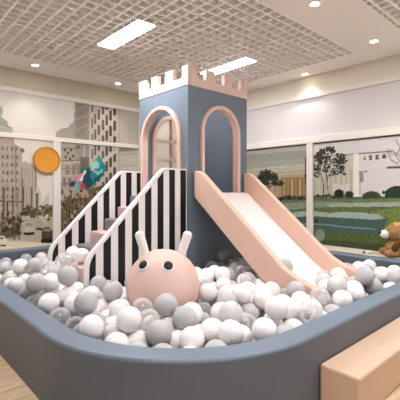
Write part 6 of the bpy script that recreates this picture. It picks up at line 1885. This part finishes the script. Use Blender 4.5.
(1758, 4530, 212, 'w', 'fifth white ball from the left in front of the lowest stair', 'balls in the ball pit'),
(1758, 4485, 554, 'w', 'sixth white ball from the left in front of the lowest stair', 'balls in the ball pit'),
(1681, 4238, 364, 'w', 'seventh white ball from the left in front of the lowest stair', 'balls in the ball pit'),
(1758, 4405, 388, 'w', 'sixth white ball from the right in front of the lowest stair', 'balls in the ball pit'),
(1616, 4017, 402, 'w', 'fifth white ball from the right in front of the lowest stair', 'balls in the ball pit'),
(1584, 3925, 212, 'w', 'fourth white ball from the right in front of the lowest stair', 'balls in the ball pit'),
(1758, 3986, 212, 'w', 'third white ball from the right in front of the lowest stair', 'balls in the ball pit'),
(1758, 3897, 408, 'w', 'second white ball from the right in front of the lowest stair', 'balls in the ball pit'),
(1754, 3803, 212, 'w', 'rightmost white ball in front of the lowest stair', 'balls in the ball pit'),
(3590, 2500, 627, 'g', 'only grey ball lying on the white chute of the slide', 'balls in the ball pit'),
(1520, 3109, 363, 'c', 'leftmost clear ball in the second row behind the curved rim', 'balls in the ball pit'),
(1423, 2829, 420, 'c', 'second clear ball from the left in the second row behind the curved rim', 'balls in the ball pit'),
(1425, 2765, 212, 'c', 'third clear ball from the left in the second row behind the curved rim', 'balls in the ball pit'),
(1583, 3029, 212, 'c', 'fourth clear ball from the left in the second row behind the curved rim', 'balls in the ball pit'),
(1590, 2840, 212, 'c', 'second clear ball from the right in the second row behind the curved rim', 'balls in the ball pit'),
(1571, 2659, 212, 'c', 'rightmost clear ball in the second row behind the curved rim', 'balls in the ball pit'),
(5273, 2446, 345, 'w', 'leftmost white ball near the far rim under the teddy bear', 'balls in the ball pit'),
(5488, 2461, 345, 'w', 'second white ball from the left near the far rim under the teddy bear', 'balls in the ball pit'),
(5340, 2296, 427, 'w', 'third white ball from the left near the far rim under the teddy bear', 'balls in the ball pit'),
(5220, 1918, 420, 'w', 'second white ball from the right near the far rim under the teddy bear', 'balls in the ball pit'),
(5488, 1817, 345, 'w', 'rightmost white ball near the far rim under the teddy bear', 'balls in the ball pit'),
(3298, 3093, 479, 'g', 'leftmost grey ball in the open middle of the pit, back half', 'balls in the ball pit'),
(3706, 3349, 458, 'g', 'second grey ball from the left in the open middle of the pit, back half', 'balls in the ball pit'),
(4227, 3758, 387, 'g', 'third grey ball from the left in the open middle of the pit, back half', 'balls in the ball pit'),
(4018, 3440, 368, 'g', 'fourth grey ball from the left in the open middle of the pit, back half', 'balls in the ball pit'),
(4409, 3740, 406, 'g', 'third grey ball from the right in the open middle of the pit, back half', 'balls in the ball pit'),
(3765, 3186, 395, 'g', 'second grey ball from the right in the open middle of the pit, back half', 'balls in the ball pit'),
(4437, 3595, 212, 'g', 'rightmost grey ball in the open middle of the pit, back half', 'balls in the ball pit'),
(2539, 2782, 346, 'c', 'leftmost clear ball close behind the rabbit pouf', 'balls in the ball pit'),
(2660, 2832, 490, 'c', 'rightmost clear ball close behind the rabbit pouf', 'balls in the ball pit'),
(1399, 2168, 375, 'g', 'leftmost grey ball touching the rim in front of the rabbit pouf', 'balls in the ball pit'),
(1505, 2019, 379, 'g', 'rightmost grey ball touching the rim in front of the rabbit pouf', 'balls in the ball pit'),
(1367, 4284, 364, 'c', 'leftmost clear ball along the rim short of the stairs', 'balls in the ball pit'),
(1423, 4017, 212, 'c', 'middle one of three clear balls along the rim short of the stairs', 'balls in the ball pit'),
(1421, 3931, 381, 'c', 'rightmost clear ball along the rim short of the stairs', 'balls in the ball pit'),
(4562, 2249, 490, 'c', 'leftmost clear ball just past the foot of the slide', 'balls in the ball pit'),
(4658, 2036, 490, 'c', 'middle one of three clear balls just past the foot of the slide', 'balls in the ball pit'),
(4715, 2000, 313, 'c', 'rightmost clear ball just past the foot of the slide', 'balls in the ball pit'),
(1541, 4899, 369, 'l', 'leftmost pale grey ball in front of the lowest stair', 'balls in the ball pit'),
(1591, 4814, 212, 'l', 'rightmost pale grey ball in front of the lowest stair', 'balls in the ball pit'),
(4036, 2258, 471, 'g', 'leftmost grey ball around the foot of the slide', 'balls in the ball pit'),
(3411, 1886, 384, 'g', 'second grey ball from the left around the foot of the slide', 'balls in the ball pit'),
(3888, 1825, 490, 'g', 'third grey ball from the left around the foot of the slide', 'balls in the ball pit'),
(4080, 1823, 212, 'g', 'rightmost grey ball around the foot of the slide', 'balls in the ball pit'),
(2002, 3273, 385, 'w', 'leftmost white ball close behind the rabbit pouf', 'balls in the ball pit'),
(2575, 2958, 387, 'w', 'rightmost white ball close behind the rabbit pouf', 'balls in the ball pit'),
(3839, 3758, 393, 'd', 'only dark grey ball in the open middle of the pit, back half', 'balls in the ball pit'),
(1262, 6383, 345, 'l', 'leftmost pale grey ball in the far strip behind the stairs', 'balls in the ball pit'),
(1262, 5099, 378, 'l', 'second pale grey ball from the left in the far strip behind the stairs', 'balls in the ball pit'),
(1956, 5783, 345, 'l', 'third pale grey ball from the left in the far strip behind the stairs', 'balls in the ball pit'),
(2215, 6091, 345, 'l', 'rightmost pale grey ball in the far strip behind the stairs', 'balls in the ball pit'),
(1417, 3552, 432, 'l', 'only pale grey ball in the bend of the pool near the stairs', 'balls in the ball pit'),
(3367, 3315, 385, 'l', 'leftmost pale grey ball in the open middle of the pit, back half', 'balls in the ball pit'),
(4120, 3591, 390, 'l', 'middle one of three pale grey balls in the open middle of the pit, back half', 'balls in the ball pit'),
(3618, 3076, 379, 'l', 'rightmost pale grey ball in the open middle of the pit, back half', 'balls in the ball pit'),
(1420, 3480, 212, 'c', 'leftmost clear ball in the bend of the pool near the stairs', 'balls in the ball pit'),
(1590, 3652, 378, 'c', 'rightmost clear ball in the bend of the pool near the stairs', 'balls in the ball pit'),
(2999, 3356, 485, 'w', 'leftmost white ball at the tower base beside the slide', 'balls in the ball pit'),
(3338, 3650, 365, 'w', 'rightmost white ball at the tower base beside the slide', 'balls in the ball pit'),
(1912, 3539, 349, 'c', 'leftmost clear ball between the striped panel and the rabbit pouf', 'balls in the ball pit'),
(2234, 3537, 481, 'c', 'rightmost clear ball between the striped panel and the rabbit pouf', 'balls in the ball pit'),
(1637, 1891, 361, 'w', 'only white ball touching the rim in front of the rabbit pouf', 'balls in the ball pit'),
(4999, 2104, 212, 'l', 'leftmost pale grey ball just past the foot of the slide', 'balls in the ball pit'),
(4797, 1921, 456, 'l', 'middle one of three pale grey balls just past the foot of the slide', 'balls in the ball pit'),
(4976, 1978, 345, 'l', 'rightmost pale grey ball just past the foot of the slide', 'balls in the ball pit'),
(3701, 2033, 471, 'c', 'leftmost clear ball around the foot of the slide', 'balls in the ball pit'),
(4025, 1928, 424, 'c', 'rightmost clear ball around the foot of the slide', 'balls in the ball pit'),
(5298, 2134, 345, 'c', 'leftmost clear ball near the far rim under the teddy bear', 'balls in the ball pit'),
(5174, 1668, 345, 'c', 'rightmost clear ball near the far rim under the teddy bear', 'balls in the ball pit'),
(5488, 2909, 345, 'l', 'only pale grey ball between the slide and the far rim', 'balls in the ball pit'),
(5175, 2292, 345, 'g', 'leftmost grey ball near the far rim under the teddy bear', 'balls in the ball pit'),
(5082, 1826, 345, 'g', 'rightmost grey ball near the far rim under the teddy bear', 'balls in the ball pit'),
(4660, 3821, 349, 'g', 'leftmost grey ball between the slide and the far rim', 'balls in the ball pit'),
(4831, 3956, 368, 'g', 'middle one of three grey balls between the slide and the far rim', 'balls in the ball pit'),
(5234, 2725, 345, 'g', 'rightmost grey ball between the slide and the far rim', 'balls in the ball pit'),
(5058, 4220, 345, 'c', 'only clear ball between the slide and the far rim', 'balls in the ball pit'),
(5139, 2571, 345, 'w', 'only white ball between the slide and the far rim', 'balls in the ball pit')]
DEEP = [(4841,4139,361,'c'),(3246,3299,212,'w'),(5183,4353,345,'w'),(1262,4640,212,'w'),(2198,6568,212,'c'),(3121,3320,352,'g'),(2702,3227,388,'c'),(2313,2683,210,'c'),(5122,2083,345,'g'),(1580,5172,212,'w'),(2588,3093,212,'w'),(2884,3251,385,'w'),(3096,2895,212,'w'),(1997,2406,212,'c'),(4568,3661,362,'w'),(3832,1847,212,'c'),(1758,4349,212,'c'),(4133,3202,212,'c'),(1262,3932,212,'c'),(3988,3758,212,'c'),(3762,1888,375,'w'),(3550,3316,351,'w'),(1262,3391,212,'c'),(1788,5278,212,'c'),(2111,3778,212,'g'),(1262,5177,212,'w'),(3142,2127,328,'c'),(2136,2640,211,'l'),(3673,3018,212,'w'),(1671,5720,212,'c'),(1908,5418,212,'w'),(1828,3635,212,'c'),(3703,2698,212,'w'),(3151,3454,212,'c'),(1826,5840,212,'g'),(5488,2336,212,'w'),(1887,3418,212,'c'),(3246,3610,212,'l'),(2080,3183,238,'g'),(3766,2716,386,'w'),(4662,2534,382,'w'),(2500,3126,368,'w'),(3979,6181,345,'c'),(2185,3310,388,'w'),(5170,4168,212,'w'),(3913,5322,212,'w'),(5304,4329,212,'c'),(2960,5824,212,'w'),(3947,5528,212,'w'),(3581,6087,345,'g'),(5488,3388,212,'c'),(2122,1678,212,'w'),(4602,4772,348,'w'),(4802,3220,490,'g'),(4893,5624,212,'w'),(5488,3631,212,'l'),(4082,5780,345,'l'),(2322,3376,490,'w'),(4623,5078,212,'c'),(5387,5628,341,'w'),(2710,3778,212,'w'),(4946,4162,212,'w'),(4932,6152,345,'w'),(5113,2705,212,'g'),(5142,6355,212,'l'),(2939,5694,345,'c'),(4751,5372,345,'c'),(3701,5620,212,'w'),(4602,5049,393,'c'),(4193,5862,212,'c'),(3983,2525,212,'w'),(1924,6069,212,'l'),(3843,5623,331,'l'),(2857,5320,212,'w'),(3330,5385,345,'w'),(4854,5443,212,'c'),(4762,4461,387,'w'),(3520,3758,212,'w'),(2578,3279,212,'c'),(4314,2802,371,'g'),(4651,5295,212,'w'),(3025,3778,388,'g'),(2715,1914,212,'g'),(4225,6041,212,'w'),(4168,3758,212,'w'),(5376,5179,212,'w'),(4384,2983,363,'c'),(5012,3867,345,'w'),(5081,2984,212,'g'),(5227,4036,345,'w'),(3426,3488,368,'c'),(4353,3758,212,'w'),(5052,6193,212,'l'),(5302,1989,212,'g'),(2487,5561,212,'g'),(4611,3541,490,'w'),(1612,6162,212,'w'),(4697,3705,487,'g'),(5363,6568,345,'w'),(5312,3754,212,'g'),(4569,2768,212,'w'),(2357,3251,364,'w'),(1649,2107,212,'w'),(4608,3252,379,'c'),(1262,3751,212,'w'),(2292,3455,327,'w'),(1488,6568,212,'c'),(2666,1668,212,'c'),(5488,5543,212,'c'),(5204,1829,212,'w'),(2140,5254,345,'w'),(4983,5980,212,'w'),(1537,2252,212,'c'),(4919,2959,325,'w'),(3958,6354,212,'w'),(4602,4369,377,'w'),(5072,5581,212,'w'),(5135,4829,212,'w'),(2974,3778,212,'w'),(3237,6105,212,'c'),(4343,3246,490,'c'),(3100,5944,212,'w'),(5112,3994,212,'w'),(2673,6568,212,'g'),(4954,4873,212,'g'),(4709,2958,461,'g'),(3226,5536,212,'c'),(4631,6029,212,'c'),(4120,6441,212,'c'),(3668,6568,212,'g'),(5080,5114,345,'c'),(2550,5847,341,'w'),(3628,6264,345,'g'),(5149,4582,345,'c'),(2920,3505,212,'w'),(5123,3517,345,'w'),(5023,3364,345,'w'),(4562,2410,212,'c'),(4784,5551,345,'w'),(1262,4997,212,'c'),(4511,3418,212,'w'),(4677,2812,353,'w'),(2815,5716,212,'w'),(2351,5754,345,'g'),(5314,3004,212,'w'),(4674,6568,212,'w'),(4145,2578,276,'g'),(4365,5225,345,'c'),(4728,3112,363,'w'),(5301,3278,212,'l'),(4782,1827,212,'c'),(4607,6299,345,'g'),(5066,3122,345,'w'),(4961,5515,345,'c'),(2404,3549,212,'w'),(2598,3485,490,'c'),(5043,5871,345,'w'),(3188,3058,212,'w'),(4773,5064,467,'g'),(4503,5496,212,'l'),(3979,5706,212,'c'),(4535,3758,212,'w'),(4570,5394,345,'c'),(3497,5142,212,'g'),(2304,1668,212,'c'),(4902,2541,345,'c'),(3157,3778,212,'l'),(1489,6296,212,'w'),(2965,6193,345,'w'),(1262,6568,212,'w'),(5320,4824,212,'c'),(2415,5867,212,'c'),(5304,5731,212,'c'),(4268,3148,355,'w'),(2256,3145,209,'c'),(2420,3530,490,'w'),(5313,3148,345,'w'),(4978,6568,345,'c'),(1946,1721,212,'c'),(5363,2750,212,'g'),(4737,3588,349,'c'),(4602,4018,373,'w'),(2711,5373,345,'w'),(3080,5112,345,'g'),(3538,1668,212,'w'),(2154,3495,212,'w'),(2535,3617,380,'w'),(5096,2857,345,'g'),(4746,4663,378,'c'),(5240,4923,345,'c'),(4623,3111,212,'c'),(3438,5843,212,'g'),(4820,2703,377,'g'),(4937,5801,212,'c'),(2791,5589,345,'w'),(3344,6251,212,'w'),(2065,2234,212,'w'),(1262,4286,212,'g'),(3518,5615,212,'w'),(4129,5505,212,'c'),(2238,5802,212,'w'),(1262,2687,212,'w'),(2037,5551,212,'c'),(3613,5782,212,'g'),(2914,5566,212,'l'),(3663,3344,212,'g'),(1912,5112,212,'w'),(4466,3507,371,'g'),(3742,6320,212,'w'),(2572,5238,345,'g'),(4021,2953,371,'w'),(5488,4857,345,'w'),(3509,5346,342,'w'),(4048,2720,212,'c'),(3429,3298,212,'w'),(4162,3082,490,'w'),(2342,5453,212,'w'),(3453,6319,345,'w'),(3693,5370,345,'w'),(2671,6285,212,'g'),(5417,6373,212,'c'),(4906,5161,345,'g'),(4904,4313,309,'w'),(2407,3009,211,'c'),(4286,5324,212,'w'),(5488,6023,345,'g'),(4204,2950,369,'g'),(4012,5883,212,'w'),(4562,2047,212,'w'),(1752,6006,212,'l'),(2692,5965,345,'g'),(4385,5405,345,'w'),(3542,1938,238,'l'),(2656,5627,212,'w'),(4452,3154,373,'g'),(4172,1668,212,'g'),(5349,4109,212,'l'),(4351,5685,212,'w'),(4639,5748,345,'c'),(4718,4909,385,'w'),(4863,5916,337,'w'),(4524,2655,353,'c'),(3041,5543,345,'c'),(5401,5812,345,'w'),(4576,5853,212,'l'),(5351,3633,345,'w'),(1548,5586,212,'c'),(3723,5852,345,'w'),(1520,5820,212,'w'),(4135,2434,163,'w'),(4230,5583,345,'g'),(4115,5960,345,'w'),(5173,6222,345,'w'),(1262,6259,212,'c'),(2977,5949,345,'w'),(4310,2893,212,'c'),(5016,6315,345,'w'),(5261,5105,345,'w'),(3033,3478,351,'w'),(4602,4552,375,'c'),(3946,2784,371,'l'),(4975,6431,212,'w'),(4901,4574,345,'w'),(3873,6114,212,'g'),(2137,5112,212,'c'),(5084,6052,345,'l'),(2955,5112,212,'w'),(1998,5902,212,'c'),(3835,5935,212,'c'),(5488,6269,345,'w'),(1726,6568,212,'w'),(4131,2781,367,'w'),(4913,4698,212,'w'),(3700,2325,146,'w'),(5314,5459,345,'c'),(3692,6143,212,'c'),(2846,3778,344,'w'),(5396,4666,345,'c'),(4493,6568,212,'w'),(2909,6426,345,'l'),(4602,4108,212,'c'),(2672,6424,345,'l'),(3183,1668,212,'l'),(4308,3256,212,'g'),(3519,6199,212,'c'),(3757,6033,345,'w'),(5279,3419,345,'w'),(1758,4167,212,'l'),(1445,2097,212,'w'),(2583,5112,212,'w'),(4273,5142,212,'g'),(3594,5448,212,'w'),(2157,5386,212,'w'),(4779,4934,212,'l'),(3108,6077,341,'g'),(4372,6433,212,'l'),(3219,6229,345,'g'),(4828,3747,365,'w'),(2675,3401,346,'c'),(2676,6147,337,'c'),(3701,3758,212,'c'),(4785,6269,345,'w'),(5488,1944,212,'g'),(4714,3711,212,'w'),(3247,3449,373,'w'),(4246,6433,345,'w'),(1295,2420,212,'w'),(4602,4467,212,'w'),(3956,1668,212,'g'),(2542,6155,212,'g'),(4449,2563,212,'c'),(2266,5621,212,'w'),(5003,5693,345,'w'),(5149,5013,212,'l'),(3492,3048,212,'w'),(2812,6171,212,'c'),(3819,5237,345,'w'),(3043,6456,212,'w'),(4724,5193,345,'w'),(5488,4578,212,'w'),(2900,3605,371,'w'),(3738,5142,212,'g'),(2339,6040,212,'c'),(4431,1864,212,'c'),(4922,3782,212,'c'),(5275,4629,212,'c'),(4248,6568,212,'w'),(5215,5374,212,'c'),(3086,6208,212,'g'),(2899,6568,212,'g'),(4495,2837,369,'w'),(5188,3133,212,'w'),(3754,3183,212,'w'),(5003,3485,212,'w'),(4667,4197,360,'w'),(1262,6075,212,'w'),(5043,4732,338,'w'),(2776,3535,490,'w'),(2545,3269,475,'w'),(2192,5513,341,'g'),(4124,6568,345,'g'),(3933,3498,212,'w'),(3549,5904,345,'w'),(5180,5646,345,'w'),(3013,5414,212,'w'),(5039,2419,345,'g'),(4876,1668,212,'c'),(4097,5325,212,'c'),(4566,3010,356,'g'),(3905,5822,345,'c'),(2093,6134,212,'w'),(5488,5899,212,'w'),(3188,5654,345,'c'),(3405,6144,345,'w'),(3853,2040,146,'w'),(3181,6568,345,'c'),(4412,3333,346,'w'),(4898,2670,212,'w'),(5348,4485,301,'l'),(5488,1668,212,'c'),(2068,5732,212,'w'),(4492,3237,212,'w'),(5118,5291,345,'l'),(4002,5234,345,'w'),(5213,3600,212,'w'),(5488,6568,212,'w'),(4814,2856,212,'w'),(4534,5675,212,'g'),(5256,5993,345,'w'),(5234,3853,345,'c'),(4740,2352,212,'w'),(5272,6486,212,'w'),(2772,5112,212,'w'),(4257,3599,212,'w'),(5033,5405,212,'c'),(2833,5840,345,'l'),(3584,2734,369,'g'),(4791,3202,212,'w'),(2971,5274,345,'g'),(5307,2304,212,'w'),(1262,5827,212,'w'),(5396,5361,212,'w'),(3702,2143,146,'c'),(2402,3364,212,'g'),(2268,5239,212,'w'),(4760,3460,212,'w'),(4756,6388,212,'g'),(1896,5669,212,'w'),(5353,6147,345,'w'),(5488,5077,345,'w'),(4288,2158,146,'w'),(3062,3618,212,'w'),(2967,6071,212,'w'),(2464,5417,345,'c'),(3390,6568,345,'g'),(4048,5600,345,'w'),(4823,5729,345,'w'),(4546,6126,345,'w'),(4855,6568,212,'w'),(5488,2614,212,'w'),(2357,3778,212,'w'),(3426,3603,212,'w'),(4602,4895,212,'w'),(3924,6568,345,'w'),(2482,3406,372,'w'),(3193,6354,212,'w'),(5412,3896,345,'w'),(2400,5112,212,'l'),(3958,2883,212,'w'),(3220,5232,345,'w'),(4372,6300,345,'w'),(4776,3331,349,'w'),(4316,2627,316,'w'),(4209,6191,345,'c'),(3318,5798,345,'w'),(2603,3625,212,'l'),(2625,3778,374,'w'),(2682,5842,212,'w'),(4776,4406,212,'w'),(4161,5684,212,'w'),(4093,5142,212,'w'),(3568,6373,212,'w'),(4774,4053,212,'w'),(4294,5935,345,'l'),(3847,3339,212,'w'),(4602,4648,212,'w'),(1262,5573,212,'w')]
for x, y, z, k, label, grp in BALLS:
    o = bpy.data.objects.new('play_ball', SHELL[k]); C.objects.link(o); o.location = (x/1000, y/1000, z/1000)
    o.rotation_euler = (0, 0, 0)
    tag(o, label, 'ball', grp)
# the uncounted balls beneath and behind them
ks = 'wgldc'
b1 = bmesh.new(); ball(b1, (0, 0, 0), R, 18, 11); b1.verts.index_update()
V0 = [tuple(v.co) for v in b1.verts]; F0 = [[v.index for v in f.verts] for f in b1.faces]; b1.free()
VV, FF, MI = [], [], []
for x, y, z, k in DEEP:
    n0 = len(VV); VV += [(a+x/1000, b+y/1000, c+z/1000) for a, b, c in V0]
    FF += [[n0+i for i in f] for f in F0]; MI += [ks.index(k)]*len(F0)
me = bpy.data.meshes.new('play_balls'); me.from_pydata(VV, [], FF)
me.polygons.foreach_set('material_index', MI); me.polygons.foreach_set('use_smooth', [True]*len(FF)); me.update()
for k in ks: me.materials.append(M['ball_'+k])
o = bpy.data.objects.new('ball_pit_filling', me); C.objects.link(o); o['kind'] = 'stuff'
tag(o, 'mass of mixed grey, white and clear balls lying deeper in the pit', 'balls')

# ------------------------------------------------------------------ light
w = bpy.data.worlds.new('ambient_fill'); bpy.context.scene.world = w; w.use_nodes = True  # added even ambient fill, entering from the open side behind the camera
bg = w.node_tree.nodes['Background']; bg.inputs[0].default_value = (.95, .98, 1.0, 1); bg.inputs[1].default_value = .36

# ------------------------------------------------------------------ camera
cam = bpy.data.cameras.new('camera'); co = bpy.data.objects.new('camera', cam); C.objects.link(co)
bpy.context.scene.camera = co
cam.sensor_width = 36; cam.lens = 36*375/400; cam.shift_y = -10/400
co.location = (0, 0, 1.5)
co.rotation_euler = (PI/2, 0, math.atan2(.7381, .6747)-PI/2)
vs = bpy.context.scene.view_settings
bpy.context.scene.display_settings.display_device = 'sRGB'
vs.view_transform = 'Standard'; vs.look = 'None'; vs.exposure = .34; vs.gamma = 1; vs.use_curve_mapping = False
